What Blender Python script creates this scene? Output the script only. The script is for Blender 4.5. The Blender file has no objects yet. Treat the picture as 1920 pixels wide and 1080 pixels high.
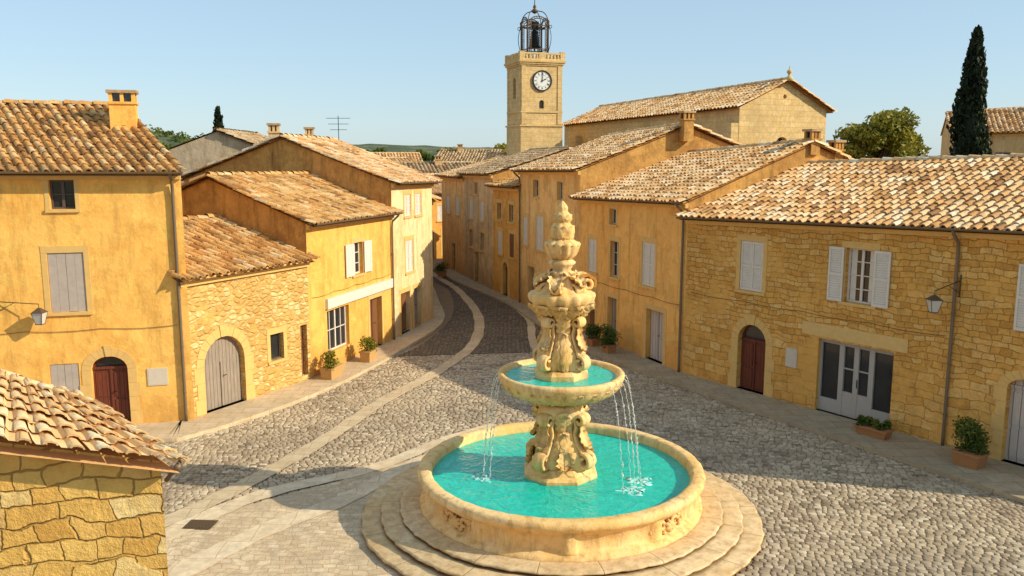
import bpy, math, random
import numpy as np
from mathutils import Vector, noise as mnoise
from mathutils.geometry import tessellate_polygon
random.seed(7); RNG=np.random.default_rng(7)
scene=bpy.context.scene; COL=scene.collection
R_=math.radians
# ------------------------------------------------------------------ node helper
class G:
    def __init__(s,name):
        s.m=bpy.data.materials.new(name); s.m.use_nodes=True
        s.t=s.m.node_tree; s.b=s.t.nodes['Principled BSDF']
        s.pos=s.node('ShaderNodeNewGeometry').outputs['Position']
    def node(s,ty,props=None,ins=None):
        n=s.t.nodes.new(ty)
        for k,v in (props or {}).items(): setattr(n,k,v)
        for k,v in (ins or {}).items(): s.set(n.inputs[k],v)
        return n
    def set(s,inp,v):
        if isinstance(v,bpy.types.NodeSocket): s.t.links.new(v,inp)
        else:
            if inp.type=='RGBA' and len(v)==3: v=(*v,1)
            inp.default_value=v
    def uv(s): return s.node('ShaderNodeUVMap').outputs[0]
    def attr(s,n='tint'): return s.node('ShaderNodeAttribute',{'attribute_name':n}).outputs['Fac']
    def noise(s,vec,scale,detail=3,rough=.55,dist=0):
        return s.node('ShaderNodeTexNoise',None,{'Vector':vec,'Scale':scale,'Detail':detail,'Roughness':rough,'Distortion':dist}).outputs['Fac']
    def noisec(s,vec,scale,detail=2):
        return s.node('ShaderNodeTexNoise',None,{'Vector':vec,'Scale':scale,'Detail':detail}).outputs['Color']
    def ramp(s,fac,pts,interp='LINEAR'):
        n=s.node('ShaderNodeValToRGB',None,{'Fac':fac}); r=n.color_ramp; r.interpolation=interp
        while len(r.elements)<len(pts): r.elements.new(.5)
        for e,(p,c) in zip(r.elements,pts):
            e.position=p
            if not hasattr(c,'__len__'): c=(c,c,c)
            e.color=(*c[:3],1)
        return n.outputs['Color']
    def mix(s,f,a,b,blend='MIX'):
        n=s.node('ShaderNodeMix',{'data_type':'RGBA','blend_type':blend})
        s.set(n.inputs[0],f); s.set(n.inputs[6],a); s.set(n.inputs[7],b); return n.outputs[2]
    def math(s,op,a,b=0.0,cl=False):
        n=s.node('ShaderNodeMath',{'operation':op,'use_clamp':cl}); s.set(n.inputs[0],a); s.set(n.inputs[1],b); return n.outputs[0]
    def vmul(s,v,k):
        n=s.node('ShaderNodeVectorMath',{'operation':'MULTIPLY'}); s.set(n.inputs[0],v); s.set(n.inputs[1],k); return n.outputs[0]
    def vadd(s,v,k):
        n=s.node('ShaderNodeVectorMath',{'operation':'ADD'}); s.set(n.inputs[0],v); s.set(n.inputs[1],k); return n.outputs[0]
    def bump(s,h,st=.5,d=.02,nrm=None):
        n=s.node('ShaderNodeBump',None,{'Height':h,'Strength':st,'Distance':d})
        if nrm is not None: s.set(n.inputs['Normal'],nrm)
        return n.outputs['Normal']
    def vor(s,vec,scale,feat='F1',rnd=1.0):
        return s.node('ShaderNodeTexVoronoi',{'feature':feat},{'Vector':vec,'Scale':scale,'Randomness':rnd})
    def done(s,col,rough=.9,nrm=None,**kw):
        s.set(s.b.inputs['Base Color'],col); s.set(s.b.inputs['Roughness'],rough)
        if nrm is not None: s.set(s.b.inputs['Normal'],nrm)
        s.set(s.b.inputs['Specular IOR Level'],kw.pop('spec',.3))
        for k,v in kw.items(): s.set(s.b.inputs[k],v)
        return s.m
def mulc(c,k): return tuple(min(1,x*k) for x in c)
def wm_(c,g=.93,b=.82): return (c[0],c[1]*g,c[2]*b)
# ------------------------------------------------------------------ materials
def plaster(name,c1,c2,stain=(.42,.20,.045),fine=1.0,sf=.6):
    c1,c2=wm_(c1),wm_(c2)
    g=G(name); p=g.pos
    a=g.noise(p,.45,4,.6); b=g.noise(p,3.1,5,.65)
    col=g.mix(g.ramp(a,[(.38,0),(.62,1)]),c1,c2)
    col=g.mix(g.math('MULTIPLY',g.ramp(b,[(.45,0),(.7,1)]),.5),col,mulc(c1,1.2))
    col=g.mix(g.math('MULTIPLY',g.ramp(g.noise(p,1.3,6,.75),[(.5,0),(.58,1)]),.4),col,mulc(c2,.7))
    col=g.mix(g.math('MULTIPLY',g.ramp(g.noise(p,.9,7,.8,.6),[(.56,0),(.6,1)]),.4),col,mulc(c1,1.3))
    st=g.noise(g.vmul(p,(1.8,1.8,.28)),1.4,6,.75)
    col=g.mix(g.math('MULTIPLY',g.ramp(st,[(.5,0),(.7,1)]),sf),col,stain)
    z=g.node('ShaderNodeSeparateXYZ',None,{'Vector':p}).outputs[2]
    low=g.math('SUBTRACT',1.0,g.math('MULTIPLY',z,.7),True)
    col=g.mix(g.math('MULTIPLY',low,g.math('MULTIPLY',b,1.3)),col,mulc(stain,1.2))
    h=g.math('ADD',g.noise(p,9,4,.7),g.math('MULTIPLY',g.noise(p,1.6,2),1.5))
    return g.done(col,.92,g.bump(h,.55*fine,.03))
def rubble(name,cols,mortar,sc=(2.6,4.2),bst=.8,patch=None,pf=.5,rnd_=.85,dirt=.5):
    cols=[wm_(c) for c in cols]; mortar=wm_(mortar); patch=wm_(patch) if patch else None
    g=G(name); uv=g.uv(); w=g.vmul(uv,(sc[0],sc[1],1))
    w=g.vadd(w,g.vmul(g.vadd(g.noisec(w,.9,2),(-.5,-.5,-.5)),(.5,.5,0)))
    v=g.vor(w,1,'F1',rnd_); e=g.vor(w,1,'DISTANCE_TO_EDGE',rnd_).outputs['Distance']
    rnd=g.node('ShaderNodeSeparateColor',None,{'Color':v.outputs['Color']}).outputs[0]
    n=len(cols); col=g.ramp(rnd,[(i/n,c) for i,c in enumerate(cols)],'CONSTANT')
    col=g.mix(g.math('MULTIPLY',g.ramp(g.noise(g.pos,7,6,.75),[(.4,0),(.7,1)]),dirt),col,mulc(cols[2],.6))
    edge=g.ramp(e,[(.015,0),(.085,1)])
    col=g.mix(edge,mortar,col)
    h=g.math('ADD',g.ramp(e,[(0,0),(.22,1)]),g.math('ADD',g.math('MULTIPLY',g.noise(g.pos,10,5,.75),.6),g.math('MULTIPLY',rnd,.3)))
    if patch:
        f=g.ramp(g.noise(g.pos,.6,5,.7),[(pf-.03,0),(pf+.05,.92)])
        col=g.mix(f,col,g.mix(g.ramp(g.noise(g.pos,2.5,5,.7),[(.35,0),(.65,1)]),patch,mulc(patch,.7)))
        h=g.mix(f,h,g.math('ADD',.7,g.math('MULTIPLY',g.noise(g.pos,8,3),.35)))
    big=g.noise(g.pos,.35,4)
    col=g.mix(g.math('MULTIPLY',g.ramp(big,[(.4,0),(.7,1)]),.25),col,(.46,.23,.05))
    return g.done(col,.92,g.bump(h,bst,.05))
def squared(name,cols,mortar,s1,s2,zsw,bst=.8,patch=None,pf=.6,ms=.014,dirt=.55,warp=1.0):
    cols=[wm_(c) for c in cols]; mortar=wm_(mortar); patch=wm_(patch) if patch else None
    g=G(name); uv=g.uv(); z=g.node('ShaderNodeSeparateXYZ',None,{'Vector':g.pos}).outputs[2]
    w=g.vadd(uv,g.vmul(g.vadd(g.noisec(uv,1.3,2),(-.5,-.5,-.5)),(.34*warp,.26*warp,0)))
    w=g.vadd(w,g.vmul(g.vadd(g.noisec(uv,5,3),(-.5,-.5,-.5)),(.11*warp,.09*warp,0)))
    def br(bw,bh,off,sq,vec):
        n=g.node('ShaderNodeTexBrick',{'offset':off,'squash':sq,'squash_frequency':3,'offset_frequency':2},{'Vector':vec,'Color1':(0,0,0),'Color2':(1,1,1),'Mortar':(.5,.5,.5),'Scale':1,'Mortar Size':ms,'Mortar Smooth':1.0,'Bias':0,'Brick Width':bw,'Row Height':bh}); return n.outputs['Color'],n.outputs['Fac']
    c1,f1=br(*s1,.43,1.6,w); c2,f2=br(*s2,.5,1.3,g.vadd(w,(.3,.1,0)))
    sel=g.ramp(g.math('ADD',g.math('SUBTRACT',zsw,z),g.math('MULTIPLY',g.noise(g.pos,.7,3),2.2)),[(.95,0),(1.0,1)])
    r=g.mix(sel,c1,c2); f=g.mix(sel,f1,f2); n=len(cols)
    col=g.ramp(r,[(i/(n-1),c) for i,c in enumerate(cols)])
    col=g.mix(g.math('MULTIPLY',g.ramp(g.noise(g.pos,5,7,.78),[(.42,0),(.66,1)]),dirt),col,mulc(cols[0],.66))
    col=g.mix(g.math('MULTIPLY',g.ramp(g.noise(g.vadd(g.pos,(3,5,1)),3,6,.75),[(.5,0),(.68,1)]),.55),col,mulc(cols[-1],1.1))
    fm=g.math('MULTIPLY',f,g.ramp(g.noise(g.pos,1.7,4,.7),[(.3,.25),(.62,1)]))
    col=g.mix(fm,col,mortar)
    h=g.math('ADD',g.math('SUBTRACT',g.math('MULTIPLY',g.noise(g.pos,7,6,.75),1.1),f),g.math('MULTIPLY',r,.35))
    if patch:
        k=g.ramp(g.noise(g.pos,.6,5,.7),[(pf-.04,0),(pf+.06,.85)])
        col=g.mix(k,col,g.mix(g.noise(g.pos,2.5,5,.7),patch,mulc(patch,.7))); h=g.mix(k,h,g.math('MULTIPLY',g.noise(g.pos,8,3),.5))
    col=g.mix(g.math('MULTIPLY',g.ramp(g.noise(g.pos,.4,5,.6),[(.42,0),(.66,1)]),.34),col,(.46,.23,.05))
    return g.done(col,.92,g.bump(h,bst,.05))
def ashlar(name,c1,c2,mortar,bw=.62,bh=.3,off=.5,bst=.6,warp=.03,dirt=.5,ms=.012):
    g=G(name); uv=g.uv()
    w=g.vadd(uv,g.vmul(g.vadd(g.noisec(uv,1.2,2),(-.5,-.5,-.5)),(warp*2,warp*2,0)))
    br=g.node('ShaderNodeTexBrick',{'offset':off},{'Vector':w,'Color1':(0,0,0),'Color2':(1,1,1),'Mortar':(.5,.5,.5),'Scale':1,'Mortar Size':ms,'Mortar Smooth':.4,'Bias':0,'Brick Width':bw,'Row Height':bh})
    col=g.mix(g.ramp(br.outputs['Color'],[(.0,0),(1,1)]),c1,c2)
    nz=g.noise(g.pos,4,6,.75)
    col=g.mix(g.math('MULTIPLY',g.ramp(nz,[(.4,0),(.7,1)]),dirt),col,mulc(c1,.5))
    col=g.mix(g.math('MULTIPLY',g.ramp(g.noise(g.pos,.6,5,.65),[(.45,0),(.65,1)]),dirt*.7),col,mulc(c2,.5))
    col=g.mix(br.outputs['Fac'],col,mortar)
    h=g.math('SUBTRACT',g.math('MULTIPLY',g.noise(g.pos,9,4,.7),.5),br.outputs['Fac'])
    return g.done(col,.9,g.bump(h,bst,.03))
def tiles(name,cols,lich=.5):
    g=G(name); t=g.attr(); n=len(cols)
    col=g.ramp(t,[(i/(n-1),c) for i,c in enumerate(cols)])
    nz=g.noise(g.pos,6,5,.7)
    col=g.mix(g.math('MULTIPLY',g.ramp(nz,[(.42,0),(.7,1)]),.55),col,mulc(cols[0],.8))
    l=g.noise(g.pos,1.1,5,.7)
    col=g.mix(g.math('MULTIPLY',g.ramp(l,[(.5,0),(.68,1)]),lich),col,(.16,.09,.035))
    return g.done(col,.88,g.bump(g.noise(g.pos,22,4,.7),.5,.015))
def wood(name,c,c2,pw=.14,rough=.7):
    g=G(name); uv=g.uv(); x=g.node('ShaderNodeSeparateXYZ',None,{'Vector':uv}).outputs[0]
    fr=g.math('FRACT',g.math('DIVIDE',x,pw))
    gap=g.ramp(g.math('ABSOLUTE',g.math('SUBTRACT',fr,.5)),[(.43,0),(.48,1)])
    gr=g.noise(g.vmul(g.pos,(14,14,1.2)),2,4,.7)
    col=g.mix(g.ramp(gr,[(.35,0),(.7,1)]),c,c2)
    col=g.mix(gap,col,mulc(c,.3))
    return g.done(col,rough,g.bump(g.math('SUBTRACT',g.math('MULTIPLY',gr,.3),gap),.6,.015))
def flat(name,c,rough=.6,metal=0,var=.25,spec=.3):
    g=G(name); col=g.mix(g.math('MULTIPLY',g.noise(g.pos,5,5,.7),var*2),c,mulc(c,.5))
    return g.done(col,rough,g.bump(g.noise(g.pos,25,3),.15,.01),Metallic=metal,spec=spec)
M={}
M['plL1']=plaster('plaster_golden',(.97,.57,.16),(.92,.48,.11),sf=.6)
M['plL3']=plaster('plaster_ochre',(.88,.52,.14),(.80,.44,.10),sf=.55)
M['plL4']=plaster('plaster_pale',(.88,.70,.43),(.82,.60,.31))
M['plR2']=plaster('plaster_amber',(.96,.56,.18),(.88,.45,.12),(.50,.24,.06),1,.8)
M['plR3']=plaster('plaster_honey',(.92,.60,.26),(.82,.46,.15),(.42,.21,.07),1,.85)
M['plR4']=plaster('plaster_orange',(.82,.45,.12),(.68,.33,.07),sf=.7)
M['plR5']=plaster('plaster_grey',(.76,.56,.33),(.60,.40,.2),(.28,.17,.08),1,.8)
M['plBG']=plaster('plaster_beige',(.72,.52,.28),(.62,.42,.2))
M['plGr']=plaster('plaster_weathered',(.58,.48,.36),(.46,.36,.24),(.22,.15,.08))
M['gab']=plaster('plaster_rough_brown',(.66,.38,.12),(.46,.24,.07),(.20,.10,.03),1.6,.85)
M['rubL2']=rubble('rubble_pale',[(.76,.50,.19),(.88,.60,.24),(.66,.40,.12),(.90,.68,.34),(.76,.49,.17)],(.70,.45,.16),(3.8,6.6),.8,patch=(.84,.50,.14),pf=.63)
M['rubR1']=squared('stone_golden',[(.68,.33,.07),(.92,.52,.14),(.80,.41,.09),(.98,.66,.26),(.94,.54,.15)],(.74,.42,.11),(.29,.17),(.50,.27),2.0,.9,(.94,.53,.14),.54,.012,.6,1.15)
M['rubFG']=squared('stone_rough',[(.78,.44,.11),(.96,.64,.20),(.88,.52,.14),(.98,.78,.40),(.95,.60,.17)],(.62,.35,.10),(.30,.19),(.42,.25),4.0,.9,(.95,.60,.16),.62,.014,.45,1.1)
M['church']=ashlar('ashlar_church',(.74,.49,.20),(.83,.58,.27),(.48,.30,.12),.9,.42,.5,.5,.03,.65)
M['trim']=flat('limestone_trim',(.90,.55,.18),.85,0,.35)
M['trimP']=flat('limestone_pale',(.90,.57,.21),.85,0,.35)
M['relief']=flat('relief_stone',(.90,.57,.23),.8,0,.3)
M['tileR']=tiles('clay_tiles_cream',[(.34,.16,.06),(.68,.35,.12),(.84,.50,.22),(.90,.62,.34),(.92,.73,.49)],.42)
M['tileL']=tiles('clay_tiles_amber',[(.26,.12,.04),(.60,.28,.08),(.74,.40,.13),(.82,.51,.21),(.86,.62,.33)],.65)
M['tileF']=tiles('clay_tiles_warm',[(.80,.46,.19),(.88,.55,.24),(.93,.63,.31),(.95,.70,.38),(.96,.78,.50)],.0)
M['tileD']=tiles('clay_tiles_brown',[(.22,.13,.07),(.44,.26,.12),(.55,.36,.18),(.62,.44,.25),(.66,.5,.3)],.5)
M['woodG']=wood('wood_grey_plank',(.38,.30,.23),(.25,.19,.14))
M['woodR']=wood('wood_red_brown',(.20,.05,.025),(.12,.03,.016),.12,.5)
M['woodB']=wood('wood_brown',(.28,.12,.05),(.17,.07,.03),.12,.5)
M['shW']=flat('paint_white_shutter',(.84,.74,.62),.6)
M['shG']=flat('paint_grey_mauve',(.58,.47,.39),.65,0,.4)
M['paintG']=flat('paint_pale_grey',(.50,.44,.38),.5)
M['doorP']=wood('paint_pale_door',(.60,.51,.43),(.50,.42,.35),.2)
M['frame']=flat('paint_window_frame',(.62,.52,.38),.5)
M['frameD']=flat('paint_dark_frame',(.12,.09,.07),.5)
M['zinc']=flat('zinc_gutter',(.24,.17,.11),.55,.3)
M['iron']=flat('wrought_iron',(.03,.028,.025),.5,.6)
M['ironB']=flat('bronze_ironwork',(.14,.09,.05),.6,.2)
M['plaque']=flat('plaque_stone',(.74,.62,.48),.6)
M['terra']=flat('terracotta',(.44,.20,.075),.85)
M['planter']=flat('planter_stone',(.62,.36,.13),.85)
M['clockw']=flat('clock_enamel',(.82,.80,.74),.4,0,.1)
M['bronze']=flat('bell_bronze',(.02,.018,.015),.5,.5)
M['bark']=flat('bark',(.12,.08,.05),.95)
def glassm():
    g=G('window_glass'); return g.done(g.mix(g.noise(g.pos,1.5,2),(.012,.014,.016),(.05,.045,.04)),.08,None,spec=.6)
M['glass']=glassm()
def lampglass():
    g=G('lantern_glass'); return g.done((.60,.56,.50),.15,None,spec=.5)
M['lglass']=lampglass()
def leafm(name,a,b,c):
    g=G(name); col=g.ramp(g.attr(),[(0,a),(.5,b),(1,c)]); 
    m=g.done(col,.6,None,spec=.25)
    tr=g.node('ShaderNodeBsdfTranslucent',None,{'Color':col}); mx=g.node('ShaderNodeMixShader',None,{0:.3})
    g.t.links.new(g.b.outputs[0],mx.inputs[1]); g.t.links.new(tr.outputs[0],mx.inputs[2])
    g.t.links.new(mx.outputs[0],g.t.nodes['Material Output'].inputs[0]); return m
M['leaf']=leafm('foliage_green',(.04,.07,.012),(.10,.14,.022),(.20,.21,.035))
M['leafY']=leafm('foliage_yellow_green',(.08,.10,.012),(.27,.24,.03),(.50,.40,.06))
M['leafC']=leafm('foliage_cypress',(.008,.016,.006),(.018,.03,.010),(.04,.05,.018))
def fstone():
    g=G('fountain_stone'); p=g.pos
    n1=g.noise(p,1.3,5,.6); n2=g.noise(p,7,5,.7)
    col=g.mix(g.ramp(n1,[(.35,0),(.65,1)]),(.88,.52,.17),(.94,.65,.31))
    col=g.mix(g.math('MULTIPLY',g.ramp(n2,[(.46,0),(.72,1)]),.5),col,(.58,.30,.08))
    st=g.noise(g.vmul(p,(3,3,.5)),1.6,5,.7)
    col=g.mix(g.math('MULTIPLY',g.ramp(st,[(.5,0),(.7,1)]),.62),col,(.32,.17,.05))
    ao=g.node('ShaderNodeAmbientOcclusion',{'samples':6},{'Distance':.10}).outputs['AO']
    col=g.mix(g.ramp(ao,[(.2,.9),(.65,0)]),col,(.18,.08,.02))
    h=g.math('ADD',n2,g.math('MULTIPLY',g.noise(p,28,4,.7),.5))
    return g.done(col,.75,g.bump(h,.7,.02))
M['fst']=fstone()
def sstone():
    g=G('step_stone'); p=g.pos
    n1=g.noise(p,.8,5,.65); n2=g.noise(p,5,6,.7)
    col=g.mix(g.ramp(n1,[(.35,0),(.65,1)]),(.66,.43,.20),(.76,.56,.32))
    col=g.mix(g.math('MULTIPLY',g.ramp(n2,[(.42,0),(.66,1)]),.65),col,(.36,.22,.10))
    s=g.node('ShaderNodeSeparateXYZ',None,{'Vector':g.vadd(p,(-1.08,-18.3,0))})
    an=g.math('MULTIPLY',g.math('ARCTAN2',s.outputs[1],s.outputs[0]),18/6.2832)
    j=g.ramp(g.math('ABSOLUTE',g.math('SUBTRACT',g.math('FRACT',an),.5)),[(.490,0),(.497,1)])
    col=g.mix(g.math('MULTIPLY',j,.5),col,(.22,.13,.05))
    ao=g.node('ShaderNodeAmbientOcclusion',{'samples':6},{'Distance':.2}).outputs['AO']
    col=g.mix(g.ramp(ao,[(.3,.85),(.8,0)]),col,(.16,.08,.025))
    return g.done(col,.85,g.bump(g.math('SUBTRACT',n2,j),.6,.025))
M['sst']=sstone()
def waterm():
    g=G('basin_water'); p=g.pos
    rip=g.math('ADD',g.noise(g.vmul(p,(1,1,1)),3.2,3,.55,1.2),g.math('MULTIPLY',g.noise(p,11,2,.5,.5),.35))
    col=g.mix(g.ramp(g.noise(p,2.2,5,.65,2.0),[(.32,0),(.72,1)]),(.0,.44,.35),(.01,.62,.48))
    return g.done(col,.08,g.bump(rip,.6,.07),spec=.4)
M['water']=waterm()
def foam():
    g=G('water_spray'); m=g.done((.9,.95,.93),.15,None,spec=.5); g.b.inputs['Transmission Weight'].default_value=.5; g.b.inputs['IOR'].default_value=1.33; return m
M['foam']=foam()
def foam2():
    g=G('water_foam'); return g.done(g.mix(g.noise(g.pos,30,3,.7),(.15,.66,.56),(.75,.92,.88)),.5,None,spec=.3)
M['foam2']=foam2()
def cobstone():
    g=G('cobblestone'); t=g.attr()
    col=g.ramp(t,[(0,(.17,.12,.075)),(.25,(.33,.245,.155)),(.5,(.47,.36,.235)),(.75,(.58,.46,.31)),(1,(.72,.60,.43))])
    col=g.mix(g.math('MULTIPLY',g.ramp(g.noise(g.pos,16,5,.7),[(.4,0),(.7,1)]),.5),col,(.26,.18,.11))
    d=g.ramp(g.noise(g.pos,.45,4,.6),[(.45,0),(.68,1)])
    col=g.mix(g.math('MULTIPLY',d,.4),col,(.70,.53,.33))
    dk=g.ramp(g.noise(g.vadd(g.pos,(7,3,0)),.3,4,.6),[(.48,0),(.66,1)])
    col=g.mix(g.math('MULTIPLY',dk,.42),col,(.23,.17,.12))
    return g.done(col,.55,g.bump(g.noise(g.pos,24,4,.7),.5,.012))
M['cob']=cobstone()
def sand():
    g=G('joint_sand'); return g.done(g.mix(g.noise(g.pos,3,5,.7),(.15,.10,.06),(.42,.30,.18)),.95,g.bump(g.noise(g.pos,30,4),.5,.01))
M['sand']=sand()
def cobble(name,cols,mort,sc=4.2,gap=.1,bst=1.0,dust=(.45,.36,.25),df=.35,asp=(1,1.25,1)):
    g=G(name); p=g.vmul(g.pos,asp); w=g.vadd(p,g.vmul(g.vadd(g.noisec(p,1.5,2),(-.5,-.5,-.5)),(.18,.18,0)))
    v=g.vor(w,sc,'F1',.75); e=g.vor(w,sc,'DISTANCE_TO_EDGE',.75).outputs['Distance']
    for n in g.t.nodes:
        if n.type=='TEX_VORONOI': n.voronoi_dimensions='2D'
    rnd=g.node('ShaderNodeSeparateColor',None,{'Color':v.outputs['Color']}).outputs[0]
    n=len(cols); col=g.ramp(rnd,[(i/(n-1),c) for i,c in enumerate(cols)])
    col=g.mix(g.math('MULTIPLY',g.noise(g.pos,14,4,.7),.5),col,mulc(cols[0],.7))
    d=g.ramp(g.noise(g.pos,.4,4,.6),[(.4,0),(.65,1)])
    col=g.mix(g.math('MULTIPLY',d,df),col,dust)
    col=g.mix(g.ramp(e,[(gap*.35,0),(gap,1)]),mort,col)
    h=g.math('ADD',g.ramp(e,[(0,0),(.12,.6),(.4,1)]),g.math('MULTIPLY',g.noise(g.pos,20,3),.15))
    return g.done(col,.72,g.bump(h,bst,.06))
M['cobD']=cobble('street_cobble',[(.13,.095,.065),(.24,.18,.12),(.35,.27,.18)],(.06,.045,.03),5.5,.12,.9,(.28,.21,.13),.35)
M['slab']=ashlar('paving_slab_pale',(.64,.47,.28),(.72,.56,.36),(.40,.28,.16),.7,.5,.4,.3,.08,.5)
M['slab2']=ashlar('paving_setts_sand',(.68,.49,.29),(.82,.63,.41),(.50,.35,.21),.28,.19,.4,.6,.26,.8,.010)
M['slab3']=ashlar('paving_slab_worn',(.78,.58,.36),(.84,.67,.45),(.54,.38,.23),1.1,.8,.4,.35,.12,.6,.012)
M['walk']=ashlar('pavement_slab',(.44,.33,.20),(.52,.40,.25),(.24,.17,.10),.9,.6,.4,.35,.03,.5)
def earth():
    g=G('ground_earth'); n=g.noise(g.pos,.02,4); return g.done(g.mix(n,(.12,.13,.04),(.26,.2,.1)),.95)
M['earth']=earth()
def hillm():
    g=G('hill_green'); n=g.noise(g.pos,.06,5,.7); return g.done(g.ramp(n,[(.3,(.04,.06,.03)),(.5,(.09,.11,.05)),(.7,(.20,.19,.10))]),.95,g.bump(g.noise(g.pos,.25,4),1,1.5))
M['hill']=hillm()
# ------------------------------------------------------------------ mesh builder
BOXF=[(0,1,2,3),(7,6,5,4),(0,4,5,1),(1,5,6,2),(2,6,7,3),(3,7,4,0)]
class MB:
    def __init__(s): s.v=[];s.f=[];s.m=[];s.t=[];s.s=[]
    def add(s,vs,fs,m=0,t=.5,sm=False):
        b=len(s.v); s.v.extend([tuple(v) for v in vs])
        for f in fs: s.f.append(tuple(i+b for i in f))
        n=len(fs); s.m.extend([m]*n); s.t.extend([t]*n); s.s.extend([sm]*n)
    def box(s,fr,t0,t1,o0,o1,z0,z1,m=0,t=.5):
        s.add([fr(t0,o0,z0),fr(t1,o0,z0),fr(t1,o1,z0),fr(t0,o1,z0),fr(t0,o0,z1),fr(t1,o0,z1),fr(t1,o1,z1),fr(t0,o1,z1)],BOXF,m,t)
    def tube(s,pts,rad,seg=8,m=0,t=.5,sm=True,cap=True):
        pts=[Vector(p) for p in pts]; n=len(pts); vs=[]; up=None
        for i,p in enumerate(pts):
            d=(pts[min(i+1,n-1)]-pts[max(i-1,0)]).normalized()
            if up is None: up=Vector((0,0,1)) if abs(d.z)<.9 else Vector((1,0,0))
            a=d.cross(up); 
            if a.length<1e-4: a=d.cross(Vector((1,0.3,0)))
            a.normalize(); b=a.cross(d).normalized(); up=b
            r=rad[i] if hasattr(rad,'__len__') else rad
            for k in range(seg):
                an=2*math.pi*k/seg; vs.append(p+a*math.cos(an)*r+b*math.sin(an)*r)
        fs=[(i*seg+k,i*seg+(k+1)%seg,(i+1)*seg+(k+1)%seg,(i+1)*seg+k) for i in range(n-1) for k in range(seg)]
        if cap: fs+= [tuple(range(seg))[::-1],tuple((n-1)*seg+k for k in range(seg))]
        s.add(vs,fs,m,t,sm)
    def lathe(s,c,prof,seg=64,mod=None,m=0,cap=False,sm=True):
        vs=[];n=len(prof)
        for i,(r,z) in enumerate(prof):
            for k in range(seg):
                a=2*math.pi*k/seg; rr=r*(mod(a,z,i) if mod else 1)
                vs.append((c[0]+rr*math.cos(a),c[1]+rr*math.sin(a),z))
        fs=[(i*seg+k,i*seg+(k+1)%seg,(i+1)*seg+(k+1)%seg,(i+1)*seg+k) for i in range(n-1) for k in range(seg)]
        if cap: fs+=[tuple((n-1)*seg+k for k in range(seg)),tuple(range(seg))[::-1]]
        s.add(vs,fs,m,.5,sm)
    def obj(s,name,mats,parent=None,org=None,uv=True,**props):
        me=bpy.data.meshes.new(name)
        o=org if org is not None else (parent['_o'] if parent else (0,0,0))
        V=np.array(s.v,dtype=float)-np.array(o)
        me.from_pydata(V.tolist(),[],s.f)
        if isinstance(mats,str): mats=[mats]
        for m in mats: me.materials.append(M[m])
        me.polygons.foreach_set('material_index',s.m)
        me.polygons.foreach_set('use_smooth',s.s)
        at=me.attributes.new('tint','FLOAT','FACE'); at.data.foreach_set('value',np.array(s.t,dtype=np.float32))
        if uv:
            ul=me.uv_layers.new(name='UVMap'); nl=len(me.loops)
            li=np.zeros(nl,dtype=np.int32); me.loops.foreach_get('vertex_index',li)
            npoly=len(me.polygons); nn=np.zeros(npoly*3); me.polygons.foreach_get('normal',nn); nn=nn.reshape(-1,3)
            lt=np.zeros(npoly,dtype=np.int32); me.polygons.foreach_get('loop_total',lt)
            N=np.repeat(nn,lt,axis=0); P=np.array(s.v)[li]
            flatm=np.abs(N[:,2])>.7
            T=np.stack([-N[:,1],N[:,0]],1); T/= (np.linalg.norm(T,axis=1,keepdims=True)+1e-9)
            U=np.where(flatm,P[:,0],P[:,0]*T[:,0]+P[:,1]*T[:,1]); W=np.where(flatm,P[:,1],P[:,2])
            ul.data.foreach_set('uv',np.stack([U,W],1).ravel())
        ob=bpy.data.objects.new(name,me); COL.objects.link(ob)
        if parent: ob.parent=parent; ob['_o']=parent['_o']
        else: ob.location=o; ob['_o']=o
        for k,v in props.items(): ob[k]=v
        return ob
def root(name,o,label,cat,group=None):
    e=bpy.data.objects.new(name,None); COL.objects.link(e); e.location=o; e['_o']=tuple(o)
    e['label']=label; e['category']=cat; e.empty_display_size=.3
    if group: e['group']=group
    return e
def frame(A,B):
    dx,dy=B[0]-A[0],B[1]-A[1]; L=math.hypot(dx,dy); dx/=L; dy/=L
    def fr(t,o,z): return (A[0]+dx*t+dy*o, A[1]+dy*t-dx*o, z)
    fr.L=L; fr.d=(dx,dy); fr.n=(dy,-dx); return fr
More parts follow.
